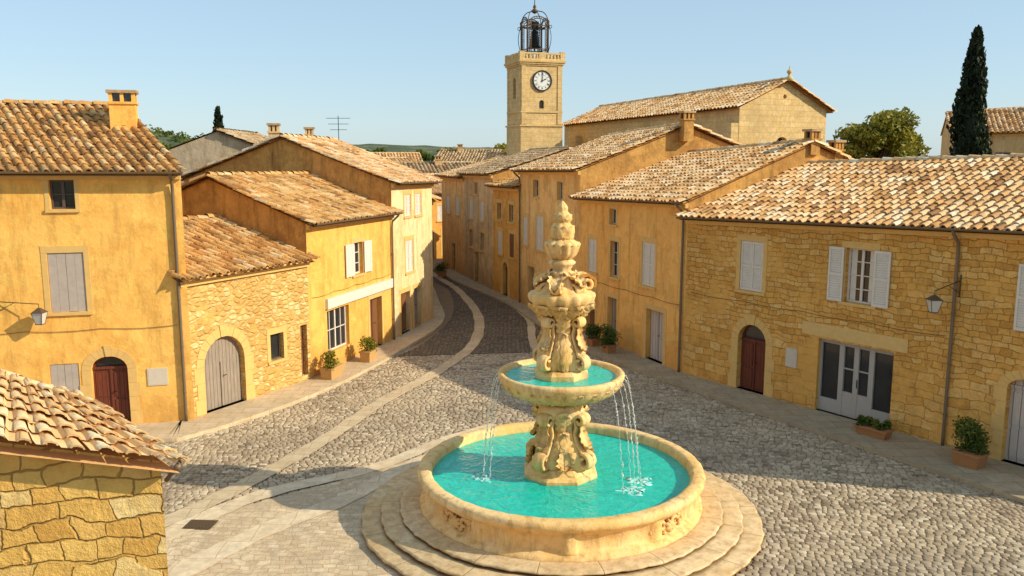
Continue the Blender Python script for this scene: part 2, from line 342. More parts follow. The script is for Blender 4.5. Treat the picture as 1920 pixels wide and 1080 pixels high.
# ------------------------------------------------------------------ roof tiles
def tile_plane(mb,E0,E1,R0,R1,cw=.25,rl=.38,seed=0,amp=1.0,m=0,lip=True,hk=.9):
    E0,E1,R0,R1=map(Vector,(E0,E1,R0,R1)); rnd=random.Random(seed)
    W=((E1-E0).length+(R1-R0).length)/2; L=((R0-E0).length+(R1-E1).length)/2
    nu=max(2,int(W/cw)); nv=max(2,int(L/rl))
    nrm=(E1-E0).cross(R0-E0).normalized()
    if nrm.z<0: nrm=-nrm
    ph=rnd.uniform(0,6)
    def P(u,v): 
        q=(E0*(1-u)+E1*u)*(1-v)+(R0*(1-u)+R1*u)*v
        return q-nrm*(.035*amp*math.sin(math.pi*min(1,max(0,v)))*(1+math.sin(u*W*.9+ph)))
    mb.add([E0-nrm*.10,E1-nrm*.10,R1-nrm*.10,R0-nrm*.10],[(0,1,2,3)],m,.0)
    ang=[0,45,90,135,180]; cs=[(math.cos(R_(a)),math.sin(R_(a))) for a in ang]
    for i in range(nu+1):
        for j in range(nv):
            for kind in (0,1):
                if kind==1 and i==nu: continue
                u=(i+(.5 if kind else 0))/nu; u=min(max(u,.0),1.)
                v0=j/nv-.02+rnd.uniform(-.09,.09)/nv; v1=min((j+1.15)/nv,1.0)
                a=P(u,v0); b=P(u,v1); ax=(b-a).normalized(); ac=(P(min(u+.01,1),v0)-P(max(u-.01,0),v0)).normalized()
                ac=(ac+ax*rnd.uniform(-.09,.09)*amp).normalized()
                sh=rnd.uniform(-.018,.018)*amp; a=a+ac*sh+nrm*rnd.uniform(-.008,.014)*amp; b=b+ac*(sh+rnd.uniform(-.014,.014)*amp)
                tn=min(1,max(0,rnd.gauss(.52,.27)))
                vs=[]
                if kind==0:
                    hw=cw*.36
                    for (q,h,l) in ((a,hw,.06),(b,hw*.84,.012)):
                        for c_,s_ in cs: vs.append(q+ac*c_*h+nrm*(s_*h*hk+l))
                    fs=[(k,k+1,6+k,5+k) for k in range(4)]
                    mb.add(vs,fs,m,tn,True)
                    if lip:
                        vs=[a+ac*c_*hw+nrm*(s_*hw*hk+.06) for c_,s_ in cs]+[a+ac*c_*hw*.8+nrm*(s_*hw*hk*.75+.05) for c_,s_ in cs]
                        mb.add(vs,[(k,5+k,6+k,k+1) for k in range(4)],m,tn*.8)
                else:
                    hw=cw*.34
                    for (q,l) in ((a,.03),(b,.0)):
                        vs+= [q-ac*hw+nrm*(l+.05),q-ac*hw*.5+nrm*(l+.012),q+ac*hw*.5+nrm*(l+.012),q+ac*hw+nrm*(l+.05)]
                    mb.add(vs,[(0,1,5,4),(1,2,6,5),(2,3,7,6)],m,tn*.55)
def ridge_caps(mb,R0,R1,cw=.14,seed=1,m=0):
    R0,R1=Vector(R0),Vector(R1); rnd=random.Random(seed); L=(R1-R0).length; n=max(2,int(L/.42)); d=(R1-R0)/n
    side=Vector((d.y,-d.x,0)).normalized(); kz=cw/.14
    for i in range(n):
        a=R0+d*i; b=a+d*1.12; tn=min(1,max(0,rnd.gauss(.55,.2))); vs=[]
        j=rnd.uniform(-.018,.018)*kz; jz=rnd.uniform(-.012,.012)*kz
        for q,h,l in ((a,cw,.06*kz+jz),(b,cw*.88,.03*kz+jz)):
            for an in (0,36,72,108,144,180):
                vs.append(q+side*(math.cos(R_(an))*h+j)+Vector((0,0,math.sin(R_(an))*h*.8+l-.02)))
        mb.add(vs,[(k,k+1,7+k,6+k) for k in range(5)],m,tn,True)
# ------------------------------------------------------------------ house
def hole_loop(t0,t1,z0,z1,arch=0,seg=10):
    if not arch: return [(t0,z0),(t1,z0),(t1,z1),(t0,z1)]
    w=(t1-t0)/2; c=(t0+t1)/2; rise=w*arch; zs=z1-rise
    pts=[(t0,z0),(t1,z0)]
    for k in range(seg+1):
        a=math.pi*k/seg; pts.append((c+w*math.cos(a),zs+rise*math.sin(a)))
    return pts
def poly_plate(mb,fr,loop,o,m=0):
    tri=tessellate_polygon([[Vector((x,z,0)) for x,z in loop]])
    mb.add([fr(x,o,z) for x,z in loop],[tuple(t) for t in tri],m)
def wall_front(mb,fr,outer,holes,rev=.24,m=0,mr=0,wm=None):
    loops=[outer]+holes; tri=tessellate_polygon([[Vector((x,z,0)) for x,z in l] for l in loops])
    pts=[p for l in loops for p in l]
    mb.add([fr(x,0,z) for x,z in pts],[tuple(t) for t in tri],m)
    for h in holes:
        n=len(h); vs=[fr(x,0,z) for x,z in h]+[fr(x,-rev,z) for x,z in h]
        mb.add(vs,[(i,(i+1)%n,n+(i+1)%n,n+i) for i in range(n)],mr)
def slat_shutter(mb,fr,t0,t1,o,z0,z1,m=0):
    w=.06; th=.035
    for a,b in ((t0,t0+w),(t1-w,t1)): mb.box(fr,a,b,o,o+th,z0,z1,m)
    zm=(z0+z1)/2
    for a,b in ((z0,z0+.09),(z1-.08,z1),(zm-.04,zm+.04)): mb.box(fr,t0+w+.001,t1-w-.001,o+.002,o+th-.002,a,b,m)
    n=int((z1-z0)/.075)
    for i in range(n):
        z=z0+.09+(z1-z0-.17)*(i+.5)/n
        if abs(z-zm)<.055: continue
        a=t0+w;b=t1-w
        mb.add([fr(a,o+.004,z+.03),fr(b,o+.004,z+.03),fr(b,o+th-.006,z-.012),fr(a,o+th-.006,z-.012)],[(0,1,2,3)],m)
    mb.add([fr(t0+.02,o+.003,z0+.02),fr(t1-.02,o+.003,z0+.02),fr(t1-.02,o+.003,z1-.02),fr(t0+.02,o+.003,z1-.02)],[(0,1,2,3)],m)
def plank_shutter(mb,fr,t0,t1,o,z0,z1,m=0):
    n=max(2,int((t1-t0)/.16)); w=(t1-t0)/n
    for i in range(n):
        j=random.uniform(-.012,.012); mb.box(fr,t0+i*w+.0015,t0+(i+1)*w-.0015,o+.002*(i%2),o+.03+.003*(i%2),z0+j,z1+j*.5,m)
    mb.box(fr,t0+.02,t1-.02,o-.01,o+.015,z0+.03,z1-.03,m)
def surround(mb,fr,t0,t1,z0,z1,w=.14,o=.025,sill=True,m=0,head=.2):
    mb.box(fr,t0-w,t0-.002,-.1,o,z0,z1,m); mb.box(fr,t1+.002,t1+w,-.1,o,z0,z1,m)
    mb.box(fr,t0-w,t1+w,-.1,o+.003,z1+.002,z1+head,m)
    if sill: mb.box(fr,t0-w,t1+w,-.1,o+.05,z0-.09,z0-.002,m)
def arch_surround(mb,fr,t0,t1,z0,z1,arch,w=.28,o=.014,m=0):
    hw=(t1-t0)/2;c=(t0+t1)/2;rise=hw*arch;zs=z1-rise; n=11
    nb=max(3,int((zs-z0)/.38)); 
    for i in range(nb):
        za=z0+(zs-z0)*i/nb; zb=z0+(zs-z0)*(i+1)/nb; ww=w*(1.0 if i%2 else 1.3)
        mb.box(fr,t0-ww,t0-.002,-.1,o+.004*(i%2),za+.003,zb-.003,m); mb.box(fr,t1+.002,t1+ww,-.1,o+.004*(i%2),za+.003,zb-.003,m)
    for i in range(n):
        a0=math.pi*i/n+.006; a1=math.pi*(i+1)/n-.006; oo=o+.004*(i%2)+(.02 if i==n//2 else 0); w2=w+(.08 if i==n//2 else 0)
        q=[]
        for a,k in ((a0,0),(a1,0),(a1,1),(a0,1)):
            q.append((c+(hw+.002+k*w2)*math.cos(a),zs+(rise+.002+k*w2)*math.sin(a)))
        mb.add([fr(x,-.1,z) for x,z in q]+[fr(x,oo,z) for x,z in q],BOXF,m)
def window_part(fr,par,t0,t1,z0,z1,cols=2,rows=3,fm='frame',arch=0,depth=.2):
    mb=MB(); poly_plate(mb,fr,hole_loop(t0,t1,z0,z1,arch),-depth,0); w=mb.obj('window',['glass'],par)
    mb=MB(); fw=.055
    mb.box(fr,t0,t0+fw,-depth+.004,-depth+.05,z0,z1); mb.box(fr,t1-fw,t1,-depth+.004,-depth+.05,z0,z1)
    mb.box(fr,t0+fw,t1-fw,-depth+.006,-depth+.048,z0,z0+fw); mb.box(fr,t0+fw,t1-fw,-depth+.006,-depth+.048,z1-fw,z1)
    for i in range(1,cols):
        t=t0+(t1-t0)*i/cols; ww=.04 if (i*2==cols) else .018
        mb.box(fr,t-ww,t+ww,-depth+.008,-depth+.052,z0+fw,z1-fw)
    for j in range(1,rows):
        z=z0+(z1-z0)*j/rows; mb.box(fr,t0+fw,t1-fw,-depth+.01,-depth+.04,z-.015,z+.015)
    mb.obj('frame',[fm],w); return w
def chimney_mesh(mb,x,y,w,d,z0,z1,ang=0,m=0,mt=1,pots=True):
    c,s=math.cos(ang),math.sin(ang)
    def fr(t,o,z): return (x+c*t-s*o,y+s*t+c*o,z)
    h=z1-z0; zt=z1-.42
    mb.box(fr,-w/2,w/2,-d/2,d/2,z0,zt,m)
    mb.box(fr,-w/2-.05,w/2+.05,-d/2-.05,d/2+.05,zt,zt+.07,m)
    for a in (-w/2,w/2-.1):
        for b in (-d/2,d/2-.1): mb.box(fr,a,a+.1,b,b+.1,zt+.07,z1-.09,m)
    mb.box(fr,-.05,.05,-d/2+.002,d/2-.002,zt+.07,z1-.09,m)
    mb.box(fr,-w/2+.09,w/2-.09,-d/2+.09,d/2-.09,zt+.07,z1-.1,2)
    mb.box(fr,-w/2-.06,w/2+.06,-d/2-.06,d/2+.06,z1-.09,z1,mt)
def house(name,label,A,B,zA,zB,dep,rA,rB,specs=(),mat='plL1',gmat=None,tmat='tileR',bdir=None,trim='trim',cat='house',group=None,
          cw=.25,rl=.38,over=.38,pipes=(),chim=(),seed=0,cmat='plBG',gutter=True,back=True,base=-.3,cable=None):
    fr=frame(A,B); L=fr.L; org=(A[0],A[1],0); rt=root(name,org,label,cat,group)
    if bdir is None: bdir=(-fr.n[0],-fr.n[1])
    D=Vector((bdir[0]*dep,bdir[1]*dep,0))
    def pA(k,z): return Vector((A[0],A[1],z))+D*k
    def pB(k,z): return Vector((B[0],B[1],z))+D*k
    holes=[]
    for s in specs:
        k=s[0]
        if k in('win','door','shop'): 
            o=s[5] if len(s)>5 else {}
            holes.append(hole_loop(s[1],s[2],s[3],s[4],o.get('arch',0)))
    mb=MB(); gm=1 if gmat else 0
    wall_front(mb,fr,[(0,base),(L,base),(L,zB),(0,zA)],holes,.24,0,0)
    mb.add([pA(0,base),pA(0,zA),pA(1,rA),pA(2,zA),pA(2,base)],[(0,1,2,3,4)],gm)
    mb.add([pB(0,base),pB(0,zB),pB(1,rB),pB(2,zB),pB(2,base)],[(4,3,2,1,0)],gm)
    mb.add([pA(2,base),pB(2,base),pB(2,zB),pA(2,zA)],[(0,1,2,3)],gm)
    wall=mb.obj('wall',[mat]+([gmat] if gmat else []),rt)
    mb=MB(); nx,ny=fr.n; slA=(rA-zA)/dep; slB=(rB-zB)/dep
    e0=Vector(fr(-.12,over,zA+.06-slA*over)); e1=Vector(fr(L+.12,over,zB+.06-slB*over))
    ex=Vector((fr.d[0],fr.d[1],0))*.12
    r0=pA(1,rA+.06)-ex; r1=pB(1,rB+.06)+ex
    tile_plane(mb,e0,e1,r0,r1,cw,rl,seed); 
    b0=pA(2.06,zA+.06-slA*.1)-ex; b1=pB(2.06,zB+.06-slB*.1)+ex
    if back: tile_plane(mb,b0,b1,r0+Vector((0,0,-.002)),r1+Vector((0,0,-.002)),cw*1.5,rl*1.5,seed+9,lip=False)
    else: mb.add([b0,b1,r1,r0],[(0,1,2,3)],0,.4)
    ridge_caps(mb,r0,r1,.15,seed)
    roof=mb.obj('roof',[tmat],rt,uv=False)
    for (cx,cy,w,d,z0,z1,an) in chim:
        mb=MB(); chimney_mesh(mb,cx,cy,w,d,z0,z1,an); mb.obj('chimney',[cmat,'tileD','glass'],roof)
    mb=MB()
    for (a,b,h0,h1) in ((.002,.12,.30,.17),(.004,.22,.17,.06)):
        vs=[fr(0,-.05,zA-h0),fr(L,-.05,zB-h0),fr(L,b,zB-h0),fr(0,b,zA-h0),fr(0,-.05,zA-h1),fr(L,-.05,zB-h1),fr(L,b,zB-h1),fr(0,b,zA-h1)]
        mb.add(vs,BOXF,0)
    mb.obj('cornice',[trim],rt)
    if gutter:
        mb=MB(); gz=.02; vs=[];n=2
        for t,zz in ((-.1,e0.z),(L+.1,e1.z)):
            for k in range(7):
                a=math.pi*(1+k/6); vs.append(fr(t,over+.06+.075*math.cos(a),zz+gz+.075*math.sin(a)))
            for k in range(7):
                a=math.pi*(2-k/6); vs.append(fr(t,over+.06+.065*math.cos(a),zz+gz+.065*math.sin(a)))
        mb.add(vs,[(k,(k+1)%14,14+(k+1)%14,14+k) for k in range(14)]+[tuple(range(14)),tuple(range(14,28))],0,.5,False)
        mb.obj('gutter',['zinc'],rt)
    for t in pipes:
        mb=MB(); zz=zA+(zB-zA)*t/L
        mb.tube([fr(t,over+.05,zz-.1),fr(t,over,zz-.2),fr(t,.1,zz-.45),fr(t,.08,zz-.7),fr(t,.08,.4),fr(t,.08,.12)],.045,8)
        for z in (1,2.4,3.8): mb.tube([fr(t,.08,z),fr(t,.08,z+.04)],.056,8)
        mb.obj('downpipe',['zinc'],rt)
    if cable:
        z,t0,t1=cable; mb=MB(); n=24; mb.tube([fr(t0+(t1-t0)*i/n,.03,z-.05*abs(math.sin(i*math.pi/6))) for i in range(n+1)],.008,5)
        mb.obj('cable',['ironB'],rt)
    for s in specs:
        k=s[0]; o=s[5] if len(s)>5 else {}
        if k=='plaque':
            mb=MB(); mb.box(fr,s[1],s[2],.002,.03,s[3],s[4]); mb.box(fr,s[1]+.03,s[2]-.03,.03,.034,s[3]+.03,s[4]-.03); mb.obj('plaque',['plaque'],rt); continue
        if k=='lintel':
            mb=MB(); mb.box(fr,s[1],s[2],-.05,o.get('o',.02),s[3],s[4]); mb.obj('lintel',[o.get('mat','trimP')],rt); continue
        t0,t1,z0,z1=s[1:5]; ar=o.get('arch',0)
        if o.get('sur',1):
            mb=MB()
            if ar: arch_surround(mb,fr,t0,t1,z0,z1,ar,o.get('w',.26))
            else: surround(mb,fr,t0,t1,z0,z1,o.get('w',.13),.014,k=='win')
            mb.obj('surround',[o.get('smat',trim)],rt)
        if k=='win':
            sh=o.get('sh'); w=window_part(fr,rt,t0+.001,t1-.001,z0+.001,z1-.001,o.get('c',2),o.get('r',3),o.get('fm','frame'),ar)
            if sh=='closed':
                tm=(t0+t1)/2
                for a,b in ((t0+.01,tm-.004),(tm+.004,t1-.01)):
                    mb=MB(); (plank_shutter if o.get('pl') else slat_shutter)(mb,fr,a,b,-.05,z0+.01,z1-.01); mb.obj('shutter',[o.get('shm','shW')],w)
            elif sh=='open':
                sw=o.get('sw',(t1-t0)/2)
                for a,b,tilt in ((t0-sw-.03,t0-.03,0),(t1+.03,t1+.03+sw,0)):
                    mb=MB(); (plank_shutter if o.get('pl') else slat_shutter)(mb,fr,a,b,.045,z0,z1); mb.obj('shutter',[o.get('shm','shW')],w)
            if o.get('curtain'):
                mb=MB(); n=14
                for a,b in ((t0+.07,t0+.07+(t1-t0)*.2),(t1-.07-(t1-t0)*.2,t1-.07)):
                    vs=[]
                    for i in range(n+1):
                        t=a+(b-a)*i/n
                        vs+=[fr(t,-.193,z0+.06),fr(t,-.193,z1-.06)]
                    mb.add(vs,[(2*i,2*i+2,2*i+3,2*i+1) for i in range(n)])
                mb.obj('curtain',['shW'],w)
        elif k=='door':
            mb=MB(); poly_plate(mb,fr,hole_loop(t0+.001,t1-.001,z0+.001,z1-.001,ar),-.2)
            tm=(t0+t1)/2; zt=z1-((t1-t0)/2*ar)-.02
            mb.box(fr,tm-.03,tm+.03,-.198,-.165,z0+.02,zt); 
            for (a,b) in ((t0+.08,tm-.08),(tm+.08,t1-.08)):
                if b-a>.2 and not o.get('plain'):
                    h=(zt-z0)
                    for q0,q1 in ((.06,.44),(.5,.94)):
                        za,zb=z0+h*q0,z0+h*q1
                        mb.box(fr,a,b,-.198,-.18,za,zb)
            if ar and not o.get('plain'): mb.box(fr,t0+.01,t1-.01,-.198,-.15,zt,zt+.07)
            d=mb.obj('door',[o.get('mat','woodB')],rt)
            mb=MB(); mb.tube([fr(tm+.07,-.165,z0+1.0),fr(tm+.07,-.11,z0+1.0),fr(tm+.16,-.105,z0+1.0)],.013,6); mb.obj('handle',['iron'],d)
            if o.get('fan'):
                mb=MB(); lp=hole_loop(t0+.1,t1-.1,zt+.12,z1-.08,ar*.9); poly_plate(mb,fr,lp,-.19); mb.obj('fanlight',['glass'],d)
        elif k=='shop':
            mb=MB(); poly_plate(mb,fr,hole_loop(t0+.001,t1-.001,z0+.001,z1-.001),-.2); d=mb.obj('glazed_door',['glass'],rt)
            mb=MB(); T=[t0+f*(t1-t0) for f in (0,.3,.5,.7,1)]
            for i,t in enumerate(T):
                w=.08 if i in (1,2,3) else .06; a=max(t0,t-w); b=min(t1,t+w); mb.box(fr,a,b,-.196,-.13,z0,z1)
            for z,h in ((z0,.42),(z1-.12,.118)): mb.box(fr,t0+.04,t1-.04,-.194,-.14,z,z+h)
            mb.box(fr,T[1],T[3],-.193,-.145,z0+.4,z0+.75); mb.box(fr,T[1],T[3],-.192,-.15,z0+1.45,z0+1.49)
            mb.obj('frame',[o.get('fm','paintG')],d)
            mb=MB(); mb.tube([fr((t0+t1)/2+.06,-.12,z0+.95),fr((t0+t1)/2+.06,-.12,z0+1.2)],.014,6); mb.obj('handle',['iron'],d)
    return rt,fr
bd=Vector((-3.1,3.3,0)); bl=bd.length
L1,fL1=house('corner_house','golden plastered two-storey house with clay tile roof and chimney',(-18.0,22.6),(-9.54,24.76),7.66,7.6,bl,9.5,9.5,[
 ('win',5.26,5.91,6.49,7.30,{'r':2,'fm':'frameD','w':.12}),
 ('win',5.07,6.01,3.56,5.26,{'sh':'closed','shm':'shG','pl':1,'w':.15}),
 ('door',5.98,6.96,.12,2.21,{'arch':.8,'mat':'woodR','fan':1,'w':.25}),
 ('win',4.90,5.66,1.1,2.05,{'sh':'closed','shm':'shG','pl':1,'sur':0}),
 ('plaque',7.49,8.05,1.26,1.78),
 ('win',1.2,2.1,3.56,5.26,{'sh':'closed','shm':'shG','pl':1})],
 'plL1','gab','tileL',bdir=(bd.x/bl,bd.y/bl),pipes=(8.5,),chim=[(-12.0,26.9,.74,.6,8.3,9.95,.3)],seed=1,cw=.27,rl=.42,gutter=True,cable=(3.05,.3,8.4),cmat='plL1')
L2,fL2=house('stone_barn','low rubble stone outbuilding with wide arched wooden door',(-9.78,24.7),(-7.15,29.55),4.46,4.46,3.5,5.72,5.72,[
 ('door',.78,2.42,.12,2.4,{'arch':1,'mat':'woodG','w':.3,'plain':1}),
 ('win',3.59,4.21,1.15,2.06,{'sur':1,'w':.15,'c':1,'r':1,'fm':'frameD'}),
 ('door',5.05,5.38,.3,2.12,{'sur':0,'mat':'woodB'})],
 'rubL2','gab','tileL',seed=2,cw=.27,rl=.42,gutter=False,over=.32,pipes=())
L3,fL3=house('shop_house','ochre plastered house with white shutters and shop window',(-7.15,29.55),(-5.1,36.2),5.72,5.66,3.8,7.2,7.1,[
 ('win',3.40,4.20,3.37,4.62,{'sh':'open','sw':.66,'c':2,'r':3,'pl':1,'fm':'shW'}),
 ('lintel',1.15,6.7,2.42,2.80,{'mat':'shW','o':.12}),
 ('win',1.25,2.93,.75,2.32,{'c':4,'r':2,'fm':'shW','sh':None,'sur':0}),
 ('door',4.7,5.80,.12,2.2,{'mat':'woodB','sur':1,'w':.15})],
 'plL3','gab','tileL',seed=3,pipes=(6.8,),cable=(3.0,.2,6.7))
L4,fL4=house('plastered_house','tall pale plastered house with closed white shutters',(-5.1,36.2),(-3.84,41),6.9,6.8,5.0,8.72,8.62,[
 ('win',1.45,2.2,5.30,6.25,{'sh':'closed'}),('win',2.75,3.5,5.27,6.25,{'sh':'closed'}),
 ('win',1.5,2.4,2.79,4.22,{'sh':'closed'}),
 ('door',.83,1.9,.12,1.95,{'mat':'woodB'}),('door',2.4,3.33,.12,1.95,{'mat':'woodG'})],
 'plL4','gab','tileR',seed=4,pipes=(),chim=[(-10.4,37.9,.45,.45,8.4,9.35,.2),(-9.7,41.5,.4,.4,8.4,9.3,.2)])
d1=frame((6.25,30.35),(12.8,21.2)).d; LR=15.0
R1B=(6.25+d1[0]*LR,30.35+d1[1]*LR)
R1,fR1=house('stone_townhouse','long golden stone townhouse with red arched door and clay tile roof',(6.25,30.35),R1B,5.88,6.30,5.3,7.55,8.05,[
 ('win',2.41,3.33,3.52,5.18,{'sh':'closed','w':.16}),
 ('win',6.33,7.25,3.65,5.28,{'sh':'open','sw':.5,'c':2,'r':4,'curtain':1,'w':.15,'fm':'shW'}),
 ('door',2.45,3.60,.12,2.4,{'arch':1,'mat':'woodR','fan':1,'w':.28}),
 ('lintel',4.96,8.43,2.46,2.86),
 ('shop',5.56,8.03,.12,2.40,{'n':4,'sur':0}),
 ('plaque',4.40,4.82,1.28,1.9),
 ('win',11.72,12.6,3.61,5.3,{'sh':'open','sw':.5}),
 ('door',11.15,12.35,.12,2.4,{'arch':.5,'mat':'doorP','w':.25})],
 'rubR1','gab','tileR',seed=5,cw=.27,rl=.40,pipes=(9.65,),trim='trim',cable=(3.15,.3,9.5))
R2,fR2=house('amber_townhouse','amber plastered townhouse with white shutters and sagging tile roof',(3.02,37.9),(6.25,30.35),6.2,6.42,5.4,7.98,8.42,[
 ('win',2.63,3.2,5.15,5.8,{'c':2,'r':1,'w':.1}),
 ('win',5.25,6.15,2.97,4.66,{'sh':'closed'}),
 ('win',2.74,3.44,2.97,4.48,{'c':2,'r':3}),
 ('win',.82,1.54,2.96,4.39,{'sh':'closed'}),
 ('door',5.65,6.85,.12,2.1,{'mat':'doorP','w':.2}),
 ('door',2.61,3.35,.12,2.1,{'mat':'woodG'}),('door',.7,1.5,.12,2.1,{'mat':'woodB'})],
 'plR2','gab','tileR',seed=6,pipes=(8.05,),chim=[(11.3,32.6,.42,.42,8.0,8.95,.4),(12.4,33.1,.4,.4,7.6,8.55,.4)],cable=(2.6,.2,8),cmat='gab')
R3,fR3=house('tall_townhouse','tall honey coloured townhouse with several shuttered windows',(.43,45.6),(3.02,37.9),7.25,7.42,5.2,8.95,9.3,[
 ('win',2.05,2.8,5.9,6.75,{'r':2}),('win',5.36,6.03,5.9,6.75,{'r':2}),
 ('win',2.48,3.5,3.23,4.97,{'sh':'closed'}),('win',5.3,6.2,3.2,4.9,{'sh':'closed'}),
 ('win',.5,1.2,3.3,4.8,{'sh':'closed'}),
 ('door',1.29,2.27,.12,2.26,{'mat':'woodG'}),('door',4.6,5.6,.12,2.3,{'mat':'woodB','arch':.6})],
 'plR3','gab','tileR',seed=7,pipes=(.15,),chim=[(7.9,39.3,.5,.42,8.6,9.95,.35)],cmat='gab')
R4,_=house('orange_townhouse','narrow orange plastered townhouse under a low tile roof',(-1.1,49.6),(.43,45.6),6.3,6.35,4.2,7.4,7.4,[
 ('win',.7,1.4,4.35,5.3,{'r':2}),('win',2.6,3.3,4.35,5.3,{'r':2}),('win',.8,1.5,2.4,3.7,{'sh':'closed'}),('win',2.7,3.4,2.4,3.7,{'sh':'closed','shm':'woodB','pl':1}),
 ('door',1.6,2.4,.12,2.0,{'mat':'woodB','arch':1})],
 'plR4','gab','tileL',seed=8)
R5,_=house('grey_townhouse','weathered grey townhouse with small shuttered windows',(-3.1,55.7),(-1.1,49.6),6.85,6.95,4.6,8.2,8.3,[
 ('win',1.2,2.0,4.0,5.2,{'sh':'closed'}),('win',3.7,4.5,4.0,5.2,{'sh':'closed'}),('win',1.2,2.0,2.2,3.3,{}),('win',3.7,4.5,2.2,3.3,{}),
 ('door',2.4,3.3,.12,2.0,{'mat':'woodB'}),('win',2.5,3.2,5.6,6.3,{'r':2})],
 'plR5','gab','tileD',seed=10)
house('tall_townhouse','tall amber townhouse added to shade the bend where the street narrows',(-5.0,61.0),(-3.1,55.8),6.6,6.6,4.2,7.7,7.7,[  # house added beyond the grey one to throw shade on the street end
 ('win',1.2,2.0,4.0,5.2,{'sh':'closed'}),('win',3.5,4.3,4.0,5.2,{'sh':'closed'}),('door',2.4,3.3,.12,2.0,{'mat':'woodB'})],'plR3','gab','tileR',seed=14)
house('village_house','yellow plastered house closing the bend of the street',(-9.4,63.5),(-3.0,68.5),5.1,5.1,4,6.3,6.3,[
 ('win',2.3,3.1,2.9,4.1,{'sh':'open'}),('win',4.6,5.4,2.9,4.1,{'sh':'closed'}),('door',3.2,4.2,.12,2.1,{'mat':'woodB'}),('door',5.0,5.9,.12,2.1,{'mat':'woodB'})],'plR4','gab','tileR',seed=11,cat='house')
house('village_house','pale house with shutters on the far side of the bend',(-3.9,41.2),(-5.3,50.5),5.9,5.7,4,7.1,6.9,[
 ('win',2,2.8,3.2,4.4,{'sh':'closed'}),('win',5,5.8,3.2,4.4,{'sh':'closed'}),('door',3.4,4.3,.12,2.1,{})],'plL4','gab','tileR',seed=12)
house('village_house','dark amber house beside the narrow street',(-5.3,50.6),(-8.2,60.5),5.6,5.5,4,6.8,6.7,[
 ('win',3,3.8,3.0,4.2,{'sh':'closed'}),('win',6.5,7.3,3.0,4.2,{'sh':'closed'}),('door',4.8,5.7,.12,2.1,{})],'plR4','gab','tileL',seed=13)
bg=[((-12.9,45.5),(-13.6,55),8.25,8.2,2.5,9.2,'plGr','tileD'),((-27,58),(-19,60),6.3,6.3,4,7.7,'plBG','tileD'),
 ((-9.5,74),(-2.5,76),5.9,5.9,4,7.2,'plBG','tileD'),((-14.5,80),(-8.5,83),6.3,6.3,4,7.6,'plGr','tileR'),((-3,86),(4,85),6.6,6.6,4,8.1,'plR4','tileR'),
 ((-18,95),(-10,97),6.5,6.5,4,8.1,'plBG','tileR'),((-9,100),(-2,99),7.0,7.0,4,8.5,'plBG','tileD'),((-14,66),(-8.5,69),5.8,5.8,4,7.1,'plR4','tileD'),
 ((-24,78),(-17,79),6.3,6.3,4,7.7,'plBG','tileD'),((-9,118),(0,117),6.9,6.9,4,8.6,'plGr','tileR'),((-30,105),(-20,106),6.2,6.2,4,7.6,'plBG','tileR'),((-12,58),(-8.8,62),6.3,6.3,3,7.6,'plGr','tileR')]
for i,(A,B,zA,zB,dp,r,mt,tm) in enumerate(bg):
    Lh=math.hypot(B[0]-A[0],B[1]-A[1])
    house('village_house','distant '+('grey' if mt=='plGr' else 'beige')+' village house with clay tile roof',A,B,zA,zB,dp,r,r,[
      ('win',Lh*.2,Lh*.2+.8,zA-2.1,zA-1.0,{'sur':0}),('win',Lh*.65,Lh*.65+.8,zA-2.1,zA-1.0,{'sur':0})],mt,None,tm,seed=20+i,cw=.34,rl=.5,gutter=False,back=False,group='houses of the distant village',
      chim=[(A[0]*.6+B[0]*.4,A[1]*.6+B[1]*.4+3.6,.6,.5,r-.6,r+.75,.1)] if i%2==0 and i>0 else ())
house('village_house','beige house with long tile roof and small chimney behind trees',(33.5,66),(48,60),9.6,10.0,5,11.3,12.1,[('win',3,4,7,8.2,{'sur':0})],'plBG',None,'tileR',seed=40,cw=.34,rl=.5,gutter=False,back=False,chim=[(41.8,67.5,.6,.6,11.1,12.7,0)])
